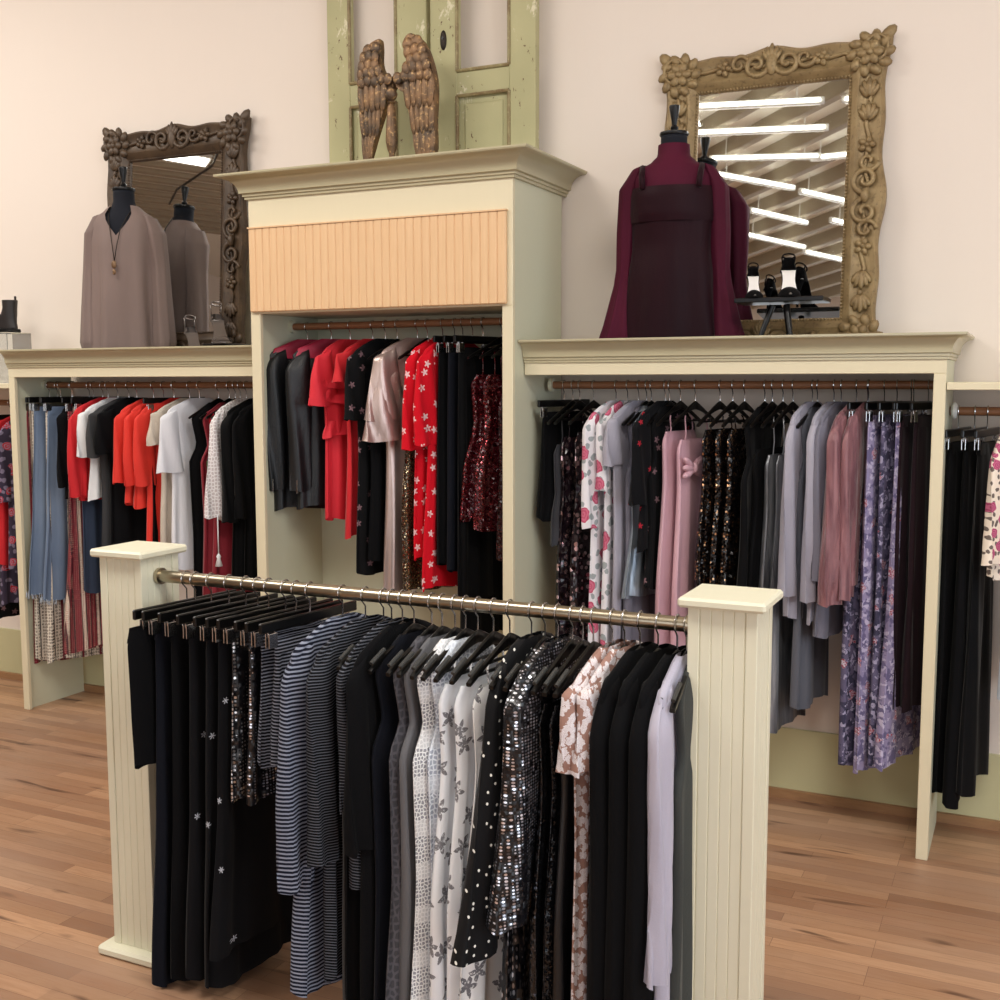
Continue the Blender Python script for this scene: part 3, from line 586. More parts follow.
G(A, 164, 570, 'short', 'white_satin', 'blouse', 'blouse', 'white satin blouse with wide draped sleeves', sl=.3, r0=.06, r1=.075, amp=.006)
G(A, 183, 640, 'none', 'black_cloth', 'dress', 'dress', 'plain black sleeveless dress between white satin and burgundy')
G(A, 194, 600, 'none', 'burgundy', 'dress', 'dress', 'burgundy red sleeveless dress, the left one of two')
G(A, 200, 500, 'none', 'rose_black', 'top', 'top', 'black top with red roses and green leaves', th=.02)
G(A, 205, 595, 'none', 'burgundy', 'dress', 'dress', 'burgundy red sleeveless dress below the rose print top')
wb, X, zh = G(A, 213, 520, 'long', 'white_lace', 'blouse', 'blouse', 'white lace blouse with bell sleeves and hanging tassel', sl=.5, r0=.04, r1=.075, w=.185)
tb = MB().tube([(.02, -.2, -.6), (.02, -.2, -.78)], .003, 6); tb.lathe((.02, -.2, -.84), [(.002, .06), (.012, .045), (.008, .035), (.018, 0), (.002, 0)], 10); tb.build('tassel', M['white_cloth'], wb, 'all')
G(A, 224, 585, 'long', 'black_velvet', 'jacket', 'jacket', 'black velvet jacket near the right end of the left unit', sl=.52, th=.022)
G(A, 236, 590, 'long', 'black_cloth', 'jacket', 'jacket', 'black jacket last in the left unit against the tall unit', sl=.5)
for o in [o for o in COL.objects if o.name.startswith('jeans') and 'frayed' in o.get('label', '')]:
    b = [c for c in o.children if c.name.startswith('body')][0]; zm = min(v.co.z for v in b.data.vertices)
    bots = [v.co for v in b.data.vertices][-44:]; fr = MB()
    rng = random.Random(4)
    for v in bots[::1]:
        for q in range(2): dx, dy = rng.uniform(-.006, .006), rng.uniform(-.01, .01); fr.tube([(v.x+dx, v.y+dy, v.z+.006), (v.x+dx*1.6, v.y+dy*1.6, v.z-.02)], .0018, 4)
    tag(fr.build('frayed_hem', M['denim_fray'], o), kind='stuff')
# tall unit
T = 'tower'
for i, (L, h, lb) in enumerate(((266, 522, 'black leather jacket with magenta yoke, first in the tall unit'), (290, 520, 'black leather jacket with magenta yoke beside the red ruffled dress'))):
    e, X, zh = G(T, L, h-12, 'long', 'black_leather', 'jacket', 'jacket', lb, sl=.62, r0=.066, r1=.05, th=.028, ang=28)
    for ch in list(e.children):
        if ch.name.startswith('sleeve'): MB().tube([(.03, -.2, -.68), (.028, -.2, -.74)], .003, 6).build('cuff_zip', M['steel'], ch, True)
    body_mesh([(-.058, .05, .014), (-.076, .1, .018), (-.104, .168, .021), (-.145, .187, .024)], 3+i, 3, .001, R=6, hemwave=0).build('yoke', M['magenta_lining'], e, 'all')
e, X, zh = G(T, 319, 520, 'short', 'red_crepe', 'dress', 'dress', 'bright red dress with ruffled sleeves in the tall unit', sl=.24, r0=.05, r1=.09, amp=.01, w=.17)
for z, ww in ((-.2, .19), (-.27, .2), (-.42, .17)):
    body_mesh([(z, ww*.82, .02), (z-.07, ww, .036)], int(-z*100), 9, .008, R=6).build('ruffle', M['red_crepe'], e, 'all')
G(T, 340, 538, 'short', 'red_cloth', 'dress', 'dress', 'plain red longer dress right of the ruffled red dress', sl=.14, w=.18)
G(T, 350, 575, 'short', 'black_floral', 'dress', 'dress', 'black dress with small faded flowers and short sleeves', sl=.3, r1=.06, amp=.009)
G(T, 362, 560, 'none', 'black_cloth', 'dress', 'dress', 'black dress half hidden behind the rose gold dress')
e, X, zh = G(T, 377, 594, 'short', 'rose_gold_lame', 'dress', 'dress', 'rose gold metallic dress with tiered flutter sleeves', sl=.3, r0=.06, r1=.1, amp=.01, th=.022, ang=26)
sleeve_mesh(-1, .2, -.2, .3, .07, .12, 5, .01, .03).build('flounce', M['rose_gold_lame'], e, 'all')
G(T, 401, 592, 'strap', 'seq_gold', 'dress', 'dress', 'gold sequin strap dress beside the rose gold one', w=.16)
G(T, 408, 560, 'long', 'red_white_floral', 'blouse', 'blouse', 'red blouse with pale flowers, the left one', sl=.42, r1=.065, amp=.009)
G(T, 420, 590, 'long', 'red_white_floral', 'dress', 'dress', 'red dress with pale flowers and frilled hem', sl=.4, r1=.065, amp=.01, fl=1.1)
G(T, 436, 565, 'clip', 'black_cloth', 'trousers', 'trousers', 'left pair of three black trousers in the tall unit')
G(T, 446, 572, 'clip', 'navy_black', 'trousers', 'trousers', 'middle pair of three black trousers in the tall unit')
G(T, 456, 600, 'clip', 'black_velvet', 'trousers', 'trousers', 'right pair of three black trousers in the tall unit')
G(T, 466, 520, 'strap', 'seq_red', 'dress', 'dress', 'dark red sequin strap dress, left of the two', strap=.08, w=.18, ang=30, fl=1.15)
G(T, 478, 530, 'strap', 'seq_red', 'dress', 'dress', 'dark red sequin strap dress, right of the two', strap=.08, w=.18, ang=30, fl=1.15)
G(T, 461, 640, 'clip', 'black_cloth', 'skirt', 'skirt', 'long black skirt below the red sequin dresses', w=.14)
G(T, 493, 560, 'none', 'seq_darkred', 'top', 'top', 'dark sequin top last in the tall unit at its right post', w=.15)
# low unit right of the tall one
G(A, 540, 520, 'clip', 'black_cloth', 'trousers', 'trousers', 'short black cropped trousers first in the right unit')
G(A, 551, 545, 'strap', 'charcoal', 'dress', 'dress', 'charcoal strap dress beside the black cropped trousers')
G(A, 558, 650, 'strap', 'seq_pail', 'dress', 'dress', 'dress of large rose silver paillettes, left of the two', strap=.07)
G(A, 572, 655, 'strap', 'seq_pail', 'dress', 'dress', 'dress of large rose silver paillettes, right of the two', strap=.05)
G(A, 586, 655, 'long', 'rose_print', 'dress', 'dress', 'white dress with pink roses, the left one', sl=.45, r0=.045)
G(A, 600, 660, 'long', 'rose_print', 'dress', 'dress', 'white dress with pink roses, the right one', sl=.3, r0=.045, w=.18)
G(A, 609, 668, 'short', 'lilac_grey', 'dress', 'dress', 'grey lilac short-sleeved dress beside the rose prints', sl=.2, r1=.06)
G(A, 622, 660, 'none', 'grey_lilac_dark', 'dress', 'dress', 'slate lilac long dress behind the silver one', w=.16)
G(A, 627, 598, 'none', 'blue_silver_satin', 'dress', 'dress', 'blue silver satin dress flared at the hem', w=.16, fl=1.3, amp=.011)
G(A, 636, 552, 'short', 'black_red_embroid', 'top', 'top', 'black sheer top with small red embroidered flowers', sl=.35)
G(A, 644, 590, 'none', 'black_floral', 'top', 'top', 'black flowered top squeezed against the pink dresses', w=.17)
G(A, 660, 690, 'strap', 'rose_satin', 'dress', 'dress', 'pink satin long dress, the left one', strap=.04, amp=.009)
e, X, zh = G(A, 675, 700, 'strap', 'rose_satin', 'dress', 'dress', 'pink satin long dress with a knotted bow on the bodice', strap=.07, amp=.011)
kb = MB()
for s in (-1, 1):
    for i in range(3): kb.ell((.03, -.06+s*.035, -.3-.02*i), .014, .045, .014, Matrix.Rotation(s*(.5-.4*i), 3, 'X'))
kb.ell((.036, -.06, -.32), .016, .016, .022); kb.build('bow', M['rose_satin'], e, 'all')
G(A, 700, 640, 'strap', 'seq_blackgold', 'dress', 'dress', 'black dress with gold sequin pattern, left of the three', strap=.03)
G(A, 713, 640, 'strap', 'seq_blackgold', 'dress', 'dress', 'black dress with gold sequin pattern, middle of the three', strap=.03)
G(A, 725, 640, 'strap', 'seq_blackgold', 'dress', 'dress', 'black dress with gold sequin pattern, right of the three', strap=.03)
G(A, 738, 640, 'none', 'black_velvet', 'dress', 'dress', 'plain black velvet dress above the right post')
G(A, 752, 640, 'strap', 'black_cloth', 'dress', 'dress', 'black strap dress with straight neckline above the right post', strap=.1, w=.16)
G(A, 764, 690, 'strap', 'silver_lame', 'dress', 'dress', 'grey lame strap dress between black and lilac clothes', strap=.12, w=.15)
G(A, 774, 732, 'strap', 'silver_lame', 'dress', 'dress', 'long grey lame dress reaching lowest left of the lilac blouses', strap=.12, w=.15, fl=1.1)
G(A, 788, 620, 'long', 'lilac_grey', 'blouse', 'blouse', 'lilac grey long-sleeved blouse, left of the three', sl=.66, r0=.045, r1=.052, w=.185, drop=0)
G(A, 796, 712, 'none', 'slate', 'dress', 'dress', 'slate grey dress with uneven hem under the lilac blouses', w=.16, amp=.01)
G(A, 810, 625, 'long', 'lilac_grey', 'blouse', 'blouse', 'lilac grey long-sleeved blouse, middle of the three', sl=.68, r0=.045, w=.185)
G(A, 818, 640, 'long', 'grey_lilac_dark', 'blouse', 'blouse', 'darker lilac grey blouse against the dusty rose velvet', sl=.6, r0=.045, w=.18)
G(A, 832, 600, 'long', 'dusty_velvet', 'blouse', 'blouse', 'crushed dusty rose velvet blouse with gathered cuffs, left one of two', sl=.68, r0=.055, r1=.07, amp=.009, cuff=.15, th=.024)
G(A, 846, 590, 'long', 'dusty_velvet', 'blouse', 'blouse', 'crushed dusty rose velvet blouse beside the paisley trousers', sl=.66, r0=.05, r1=.05, amp=.009, w=.18)
G(A, 850, 768, 'clip', 'paisley', 'trousers', 'trousers', 'lilac paisley trousers, leftmost pair beside rose velvet', fl=1.0, w=.15)
G(A, 866, 775, 'clip', 'paisley_light', 'trousers', 'trousers', 'lighter lilac paisley trousers amid the darker paisley pairs', w=.16)
G(A, 880, 765, 'clip', 'paisley', 'trousers', 'trousers', 'lilac paisley trousers right of the lighter paisley pair', w=.15)
G(A, 894, 768, 'clip', 'paisley_light', 'trousers', 'trousers', 'lilac paisley trousers half covered by aubergine trousers', w=.155, fl=1.2)
G(A, 898, 708, 'clip', 'aubergine', 'trousers', 'trousers', 'dark aubergine trousers, left pair of the two', w=.14)
G(A, 913, 712, 'clip', 'aubergine', 'trousers', 'trousers', 'dark aubergine trousers against the right side panel', w=.14)
# end unit at the right
G('low', 946, 795, 'clip', 'black_cloth', 'skirt', 'skirt', 'long black skirt nearest the post in the right end unit', fl=1.1, w=.13)
G('low', 962, 806, 'clip', 'black_cloth', 'skirt', 'skirt', 'long black skirt, middle one in the right end unit', fl=1.2, w=.14, k=4, amp=.012)
G('low', 975, 795, 'clip', 'black_velvet', 'skirt', 'skirt', 'long black skirt beside the flowered blouse, right end unit', fl=1.2, w=.14, k=4, amp=.012)
G('low', 993, 580, 'long', 'pink_floral', 'blouse', 'blouse', 'cream blouse with magenta flowers at the right edge', sl=.4, r1=.075, w=.18)
G('low', 1012, 700, 'clip', 'pale_blue', 'skirt', 'skirt', 'pale blue skirt at the right edge of the photo', w=.15)
# ------------------------------------------------------------------ mirrors with carved frames
def scroll(mb, cx, cz, r, turns, a0, sgn, y, rr=.01):
    pts = []; n = int(22*turns)
    for i in range(n+1):
        t = i/n; a = a0+sgn*turns*2*pi*t; q = r*(1-.85*t); pts.append((cx+q*cos(a), y-.006*t, cz+q*sin(a)))
    mb.tube(pts, [rr*(1-.35*i/n) for i in range(n+1)], 7)
def rosette(mb, cx, cz, r, y, n=5):
    for k in range(n):
        a = 2*pi*k/n; mb.ell((cx+r*.55*cos(a), y, cz+r*.55*sin(a)), r*.46, .010, r*.34, Matrix.Rotation(-a, 3, 'Y'), 8, 5)
    mb.ell((cx, y-.006, cz), r*.28, .009, r*.28, None, 8, 5)
def leafspray(mb, cx, cz, L, ang, y, n=3, flip=1):
    for k in range(-n, n+1):
        a = ang+k*.32; l = L*(1-.1*abs(k)); mb.ell((cx+cos(a)*l*.5, y-.002*(n-abs(k)), cz+sin(a)*l*.5), l*.5, .009, L*.15, Matrix.Rotation(-a, 3, 'Y'), 8, 5)
def mirror(label, x0, x1, ztop, mat, band, loc_y, lean, seed, bottom):
    w = (x1-x0)/2; cx = (x0+x1)/2; h = (ztop-bottom)/cos(lean)
    e = tag(empty('wall_mirror', (cx, loc_y, bottom), 0, -lean), label, 'mirror')
    bl, bt = band, band*1.02; gx = w-bl; g0 = bt; g1 = h-bt
    # frame: profile swept round, outer edge wavy
    prof = [(0, 0), (0, -.03), (.08, -.042), (.2, -.036), (.3, -.03), (.62, -.034), (.72, -.044), (.8, -.04), (.9, -.026), (1, -.018), (1, 0)]
    pts = []; n = 40
    side = [('b', n), ('r', n), ('t', n), ('l', n)]
    rings = []
    def outer(s, t):
        wob = .008*cos(4*pi*t)+.007*cos(8*pi*t)-.004
        if s == 'b': return (lerp(-w, w, t), -0.0), (lerp(-gx, gx, t), g0)
        if s == 'r': return (w+wob, lerp(0, h, t)), (gx, lerp(g0, g1, t))
        if s == 't': return (lerp(w, -w, t), h+wob), (lerp(gx, -gx, t), g1)
        return (-w-wob, lerp(h, 0, t)), (-gx, lerp(g1, g0, t))
    for s, nn in side:
        for i in range(nn+1):
            o_, i_ = outer(s, i/nn); rings.append([(lerp(o_[0], i_[0], p), d, lerp(o_[1], i_[1], p)) for p, d in prof])
    rings.append(rings[0])
    MB().loft(rings).build('frame', M[mat], e, True)
    y = -.04
    for sx in (-1, 1):
        for zz, sz in ((0, 1), (h, -1)):
            mb = MB()
            X, Z = sx*(w-bl*.46), zz+sz*bt*.46
            rosette(mb, X, Z, bl*.36, y-.012, 6); mb.ell((X, y+.004, Z), bl*.52, .012, bl*.52, None, 20, 6)
            for k in range(10):
                a = 2*pi*k/10; mb.ell((X+bl*.46*cos(a), y, Z+bl*.46*sin(a)), bl*.2, .014, bl*.13, Matrix.Rotation(-a-.5, 3, 'Y'), 8, 5)
            scroll(mb, X+sx*bl*.1, Z-sz*bl*.18, bl*.42, 1.2, pi/2*sz, sx, y-.004, .008)
            mb.ell((sx*(w-.005), y+.008, zz-sz*.002), bl*.28, .014, bl*.16, Matrix.Rotation(sz*sx*.8, 3, 'Y'), 8, 5); mb.build('corner_carving', M[mat], e, 'all')
    def run(f, length, axis):
        # motifs placed symmetric about the middle of a rail; f maps (along, across) -> (x, z)
        X, Z = f(0, 0); mb = MB(); mb.tube([(f(length*.36*q/8, bl*.06*sin(q*2.1))[0], y+.006, f(length*.36*q/8, bl*.06*sin(q*2.1))[1]) for q in range(-8, 9)], .009, 7)
        for s in (-1, 1):
            a, b = f(s*bl*.42, 0); scroll(mb, a, b, bl*.36, 1.4, (pi if s > 0 else 0) if axis == 'h' else (-pi/2 if s > 0 else pi/2), s if axis == 'h' else -s, y, .012)
            a, b = f(s*bl*.9, bl*.05); scroll(mb, a, b, bl*.28, 1.1, 0, -s, y, .010)
            for q in range(2, 2+max(1, int((length/2-bl*1.9)/(bl*.62)))):
                d = bl*(.1+q*.62); a, b = f(s*d, 0); a2, b2 = f(s*d*1.01, bl*.05)
                if d > length/2-bl*.95: break
                if q % 3 == 2: rosette(mb, a, b, bl*.24, y)
                else: leafspray(mb, a, b, bl*.55, (0 if s > 0 else pi) if axis == 'h' else (pi/2 if s > 0 else -pi/2), y, 2)
        mb.ell((X, y-.006, Z), bl*.16 if axis == 'h' else bl*.12, .014, bl*.34 if axis == 'h' else bl*.2, None, 10, 6)
        if axis == 'h':
            leafspray(mb, X, Z, bl*.55, pi/2, y-.004, 2)
        mb.build('rail_carving', M[mat], e, 'all')
    run(lambda a, c: (a, h-bt*.42+c), 2*w, 'h'); run(lambda a, c: (a, bt*.42+c), 2*w, 'h')
    run(lambda a, c: (w-bl*.45+c, h/2+a), h, 'v'); run(lambda a, c: (-w+bl*.45-c, h/2+a), h, 'v')
    bd = MB(); st = .0125
    nx = int(2*gx/st); nz = int((g1-g0)/st)
    for i in range(nx+1):
        x = lerp(-gx, gx, i/nx)
        for z in (g0-.006, g1+.006): bd.ell((x, -.024, z), .0052, .006, .0052, None, 6, 4)
    for i in range(nz+1):
        z = lerp(g0, g1, i/nz)
        for x in (-gx-.006, gx+.006): bd.ell((x, -.024, z), .0052, .006, .0052, None, 6, 4)
    bd.build('bead_trim', M[mat], e, 'all')
    MB().box(-gx-.01, gx+.01, -.014, -.006, g0-.01, g1+.01).build('glass', M['mirror_glass'], e)
    MB().box(-w+.02, w-.02, -.004, .0, .02, h-.02).build('backing', M['dark_iron'], e)
    return e
DK = 1.79
mirror('tall mirror in dark brown carved frame behind the taupe blouse', -4.355, -3.475, 2.955, 'carved_brown', .15, 4.468, radians(3.6), 1, DK)
mirror('tall mirror in gold carved frame behind the burgundy velvet dress', -1.40, -.545, 2.965, 'carved_gold', .14, 4.452, radians(4.7), 2, DK)
# ------------------------------------------------------------------ old doors on top of the tall unit
TD = 2.53
def old_door(label, x0, x1, y, sty, op, pn, leftstile, rightstile, key=None):
    e = tag(empty('old_door', ((x0+x1)/2, y, TD)), label, 'door panel'); ox = (x0+x1)/2; H = 1.75
    a0, a1 = op; mb = MB()
    mb.bbox(x0-ox, a0-ox, -.02, .02, 0, H, .003); mb.bbox(a1-ox, x1-ox, -.02, .02, 0, H, .003)
    zr = [(0, .04), (pn[1]-TD, pn[2]-TD), (H-.12, H)]
    for z0, z1 in zr: mb.box(a0-ox, a1-ox, -.018, .018, z0, z1)
    mb.build('frame', M['distressed_green'], e)
    mb = MB().box(a0-ox, a1-ox, -.006, .006, .03, pn[1]-TD+.01); mb.bbox(a0-ox+.028, a1-ox-.028, -.014, .006, .06, pn[1]-TD-.03, .008); mb.build('panel', M['distressed_green'], e)
    mb = MB()
    for z0, z1 in ((.04, pn[1]-TD), (pn[2]-TD, H-.12)):
        for (p, q) in (((a0-ox, z0), (a1-ox, z0)), ((a1-ox, z0), (a1-ox, z1)), ((a1-ox, z1), (a0-ox, z1)), ((a0-ox, z1), (a0-ox, z0))):
            mb.tube([(p[0], -.02, p[1]), (q[0], -.02, q[1])], .008, 8)
    mb.build('moulding', M['old_wood'], e, True)
    if key:
        MB().ell((key[0]-ox, -.021, key[1]-TD), .016, .006, .042, None, 16, 8).build('escutcheon', M['dark_iron'], e, True)
        MB().tube([(key[0]-ox, -.026, key[1]-TD+.008), (key[0]-ox, -.03, key[1]-TD+.008)], .006, 10).build('keyhole', M['black_gloss'], e, True)
carved('old_wood', (150, 138, 98), (120, 98, 66), (178, 170, 126), 0)
old_door('weathered green door panel with empty upper pane, behind the bronze wings', -2.985, -2.47, 4.5, 0, (-2.865, -2.625), (0, 2.93, 3.035), 0, 0)
old_door('weathered green door panel with black keyhole plate, right of the wings', -2.435, -1.938, 4.47, 0, (-2.305, -2.06), (0, 2.915, 3.02), 0, 0, (-2.37, 3.155))
# bronze wings
wg = tag(empty('wing_sculpture', (-2.52, 4.25, TD)), 'bronze carved pair of wings on a stand in front of the green doors', 'sculpture')
YWG = 4.25
def wing(outl, rows, flip):
    pts = [at(px, py, YWG) for px, py in outl]; pts = [(x+2.52, z-TD) for x, z in pts]
    n = len(pts); cx = sum(p[0] for p in pts)/n; mb = MB()
    # smooth outline (Catmull-Rom) then domed slab
    sm = []
    for i in range(n):
        p0, p1, p2, p3 = pts[i-1], pts[i], pts[(i+1) % n], pts[(i+2) % n]
        for t in (0, .25, .5, .75):
            sm.append(tuple(.5*((2*p1[k])+(-p0[k]+p2[k])*t+(2*p0[k]-5*p1[k]+4*p2[k]-p3[k])*t*t+(-p0[k]+3*p1[k]-3*p2[k]+p3[k])*t**3) for k in (0, 1)))
    cz = sum(p[1] for p in sm)/len(sm)
    rings = []
    zmin = min(p[1] for p in sm)
    for s, d in ((1, .02), (1, 0.0), (.94, -.012)):
        rings.append([(cx+(x-cx)*s, d, cz+(z-cz)*(.5+.5*s)) for x, z in sm])
    mb.loft(rings, True, True)
    # feathers clipped to the outline
    def span(z):
        xs = []
        for i in range(len(sm)):
            a, b = sm[i], sm[(i+1) % len(sm)]
            if (a[1]-z)*(b[1]-z) < 0: xs.append(a[0]+(b[0]-a[0])*(z-a[1])/(b[1]-a[1]))
        return (min(xs), max(xs)) if len(xs) > 1 else None
    for (zf0, zf1, cnt, dep) in rows:
        z0, z1 = lerp(zmin, max(p[1] for p in sm), zf0), lerp(zmin, max(p[1] for p in sm), zf1); zc = (z0+z1)/2; sp = span(zc)
        if not sp: continue
        for k in range(cnt):
            x = lerp(sp[0], sp[1], (k+.5)/cnt); wd = (sp[1]-sp[0])/cnt*.5; x = lerp(sp[0]+wd*.35, sp[1]-wd*.35, (k+.5)/cnt); mb.ell((x, -dep*.7, zc+(k % 2)*.006), wd*1.12, .008, (z1-z0)*.5, Matrix.Rotation((k-cnt/2+.5)*.04, 3, 'Y'), 10, 8)
    return mb
lw = [(380, 39), (371, 43), (363, 56), (360, 78), (360, 105), (362, 135), (364, 160), (370, 161), (377, 138), (385, 112), (389, 97), (395, 88), (395, 78), (386, 74), (382, 64), (382, 48)]
rw = [(411, 33), (404, 40), (405, 52), (409, 64), (406, 70), (396, 76), (397, 88), (406, 95), (409, 110), (413, 130), (418, 157), (435, 155), (436, 120), (437, 85), (432, 60), (424, 42)]
rows = [(0.0, .26, 4, .010), (.2, .47, 5, .02), (.4, .66, 5, .031), (.6, .7, 5, .040), (.66, .77, 4, .043), (.72, .83, 3, .040), (.79, .9, 3, .034), (.86, .96, 2, .024)]
wing(lw, rows, 1).build('wing', M['bronze'], wg, True); wing(rw, rows, -1).build('wing', M['bronze'], wg, True)
hx = at(394, 120, YWG)[0]+2.52; z9 = at(394, 150, YWG)[1]-TD; z1 = at(394, 102, YWG)[1]-TD
MB().lathe((hx, -.02, 0), [(.03, 0), (.034, .02), (.02, .04), (.012, z9-.02), (.02, z9), (.026, z9+.03), (.024, z9+.08), (.018, z1-.03), (.012, z1-.015), (.02, z1-.008), (.01, z1), (.02, z1+.008), (.027, z1+.026), (.02, z1+.046), (.003, z1+.053)], 18).build('baluster', M['bronze'], wg, True)
MB().bbox(hx-.09, hx+.1, -.05, .05, -.0, .012, .003).build('base', M['bronze'], wg)
# ------------------------------------------------------------------ dress forms
def torso(keys, N=48, R=50, zneck=None, hem=None, off=0, seed=0, amp=0, k=8, vdepth=0, vw=.6, z1=None):
    "rings round a body; keys (z, halfwidth, halfdepth); front is -y"
    z0 = keys[0][0]; ze = z1 if z1 is not None else keys[-1][0]; rings = []; rnd = random.Random(seed); p = rnd.uniform(0, 6)
    for j in range(R+1):
        t = j/R; ring = []
        for i in range(N):
            a = 2*pi*i/N; da = abs(((a+pi/2+pi) % (2*pi))-pi)       # distance from the front
            v = vdepth*max(0, 1-da/vw); z = lerp(z0-v, ze, t); w, d = keyed(keys, z); A = amp*t
            f = A*(sin(k*a+p+t)+.5*sin((2*k-3)*a-p))
            ring.append(((w+off+f)*cos(a), (d+off+f)*sin(a), z))
        rings.append(ring)
    return MB().loft(rings)
def dress_form(label, x, y, rz, top):
    e = tag(empty('dress_form', (x, y, DK), rz), label, 'dress form'); zt = top-DK     # top of the finial
    n = zt-.115                                                                          # neck cut
    keys = [(n, .05, .05), (n-.05, .05, .05), (n-.085, .062, .058), (n-.11, .09, .066), (n-.135, .13, .078), (n-.17, .145, .086), (n-.26, .145, .1), (n-.42, .12, .09), (n-.6, .145, .105), (.0, .145, .105)]
    mb = torso(keys); N = 48; mb.f.append(tuple(range(N))); mb.m.append(0); mb.build('body', M['navy_form'], e, 'all')
    MB().lathe((0, 0, n), [(.054, 0), (.056, .004), (.054, .012), (.03, .018), (.012, .022)], 28).build('neck_cap', M['black_gloss'], e, True)
    MB().lathe((0, 0, n+.02), [(.012, 0), (.016, .01), (.009, .02), (.013, .045), (.021, .085), (.02, .092), (.006, .096)], 20).build('finial', M['black_gloss'], e, True)
    return e, n, keys
e1, n1, k1 = dress_form('dark dress form wearing the taupe blouse by the brown framed mirror', at(124, 200, 4.29)[0], 4.29, radians(20), at(120, 167, 4.29)[1])
e2, n2, k2 = dress_form('dark dress form wearing the burgundy dress by the gold framed mirror', at(674, 150, 4.29)[0], 4.29, radians(10), at(674, 105, 4.29)[1])
def worn_sleeve(side, n, path, radii, seed, amp=.004, M_=None):
    rnd = random.Random(seed); p = rnd.uniform(0, 6); rings = []; K = 40
    for j in range(K+1):
        t = j/K; i = min(len(path)-2, int(t*(len(path)-1))); u = t*(len(path)-1)-i; u = u*u*(3-2*u)*.5+u*.5
        c = [lerp(path[i][q], path[i+1][q], u) for q in range(3)]; rx, ry = [lerp(radii[i][q], radii[i+1][q], u) for q in (0, 1)]
        A = amp*(.3+t)
        rings.append([(side*c[0]+(rx+A*sin(5*a+p+3*t))*cos(a), c[1]+(ry+A*sin(6*a+p))*sin(a), c[2]+.35*(1-min(1, t*3))*rx*cos(a)*-side*1.0) for a in [2*pi*q/28 for q in range(28)]])
    return MB().loft(rings)
bl = tag(empty('blouse', e1.location, e1.rotation_euler.z), 'taupe V-neck blouse with loose sleeves worn by the left dress form', 'blouse'); n = n1
tk = [(n-.075, .066, .062), (n-.1, .095, .072), (n-.13, .14, .085), (n-.165, .158, .094), (n-.26, .16, .11), (n-.45, .16, .112), (n-.65, .172, .11), (.0, .18, .112)]
torso(tk, seed=3, amp=.016, k=7, vdepth=.15, vw=.75, z1=.004, off=.004).build('body', M['taupe'], bl, 'all')
for s in (-1, 1):
    worn_sleeve(s, n, [(.125, 0, n-.122), (.155, 0, n-.2), (.17, -.0, n-.36), (.178, -.01, n-.55), (.184, -.01, .1), (.18, -.01, .02)], [(.03, .05), (.042, .065), (.04, .055), (.045, .055), (.052, .06), (.035, .045)], 4+s, .006).build('sleeve', M['taupe'], bl, 'all')
nk = tag(empty('necklace', e1.location, e1.rotation_euler.z), 'long dark pendant necklace hanging over the taupe blouse', 'necklace')
pts = [(.05*cos(a), .05*sin(a)+.0, n-.06+.01*sin(a)) for a in [radians(d) for d in range(20, 161, 20)]]
pl = [(-.058, -.03, n-.085), (-.045, -.085, n-.14), (-.025, -.115, n-.2), (-.012, -.128, n-.27), (0, -.136, n-.35)]; pr = [(-a, b, c) for a, b, c in pl[::-1]]
MB().tube(pr[::1]+pts+pl, .0022, 6).build('chain', M['dark_iron'], nk, 'all')
pm = MB().ell((0, -.142, n-.365), .013, .006, .02); pm.ell((0, -.142, n-.4), .009, .005, .014); pm.build('pendant', M['bronze'], nk, 'all')
# price tag on the back of the blouse (seen in the mirror)
tg = tag(empty('price_tag', e1.location, e1.rotation_euler.z), 'white price tag on a black ribbon at the back of the taupe blouse', 'price tag')
MB().tube([(.0, .06, n-.06), (.02, .11, n-.13), (.03, .128, n-.22)], .003, 6).build('ribbon', M['ribbon'], tg, 'all'); MB().bbox(.018, .044, .131, .133, n-.32, n-.22, .0008).build('card', M['tag_white'], tg)
dr = tag(empty('dress', e2.location, e2.rotation_euler.z), 'burgundy velvet dress with high neck and flared sheer sleeves on the right dress form', 'dress'); n = n2
tk = [(n-.035, .058, .058), (n-.075, .06, .062), (n-.1, .085, .072), (n-.128, .14, .086), (n-.165, .162, .097), (n-.26, .158, .112), (n-.3, .152, .108)]
torso(tk, seed=5, amp=.001, off=.002, R=24).build('yoke', M['maroon_sheer'], dr, 'all')
vk = [(n-.215, .156, .112), (n-.27, .16, .116), (n-.42, .15, .106), (n-.55, .165, .11), (.0, .195, .112)]
torso(vk, seed=6, amp=.010, k=6, off=.004, z1=.004).build('skirt', M['wine_velvet'], dr, 'all')
vb = [(n-.2, .159, .115), (n-.23, .163, .12), (n-.3, .162, .12), (n-.33, .157, .114)]
torso(vb, seed=8, amp=.003, k=5, off=.008, R=12).build('bodice', M['wine_velvet'], dr, 'all')
for s in (-1, 1):
    MB().tube([(s*.105, -.1, n-.21), (s*.11, -.088, n-.16), (s*.112, -.05, n-.122), (s*.11, .03, n-.115), (s*.1, .09, n-.19)], .011, 8).build('strap', M['wine_velvet'], dr, 'all')
    worn_sleeve(s, n, [(.13, 0, n-.118), (.165, 0, n-.19), (.175, -.0, n-.36), (.18, -.0, n-.5), (.185, -.0, n-.56), (.2, -.01, .12), (.215, -.01, .01)], [(.03, .05), (.042, .06), (.04, .048), (.034, .04), (.036, .042), (.06, .06), (.085, .075)], 14+s, .007).build('sleeve', M['maroon_sheer'], dr, 'all')
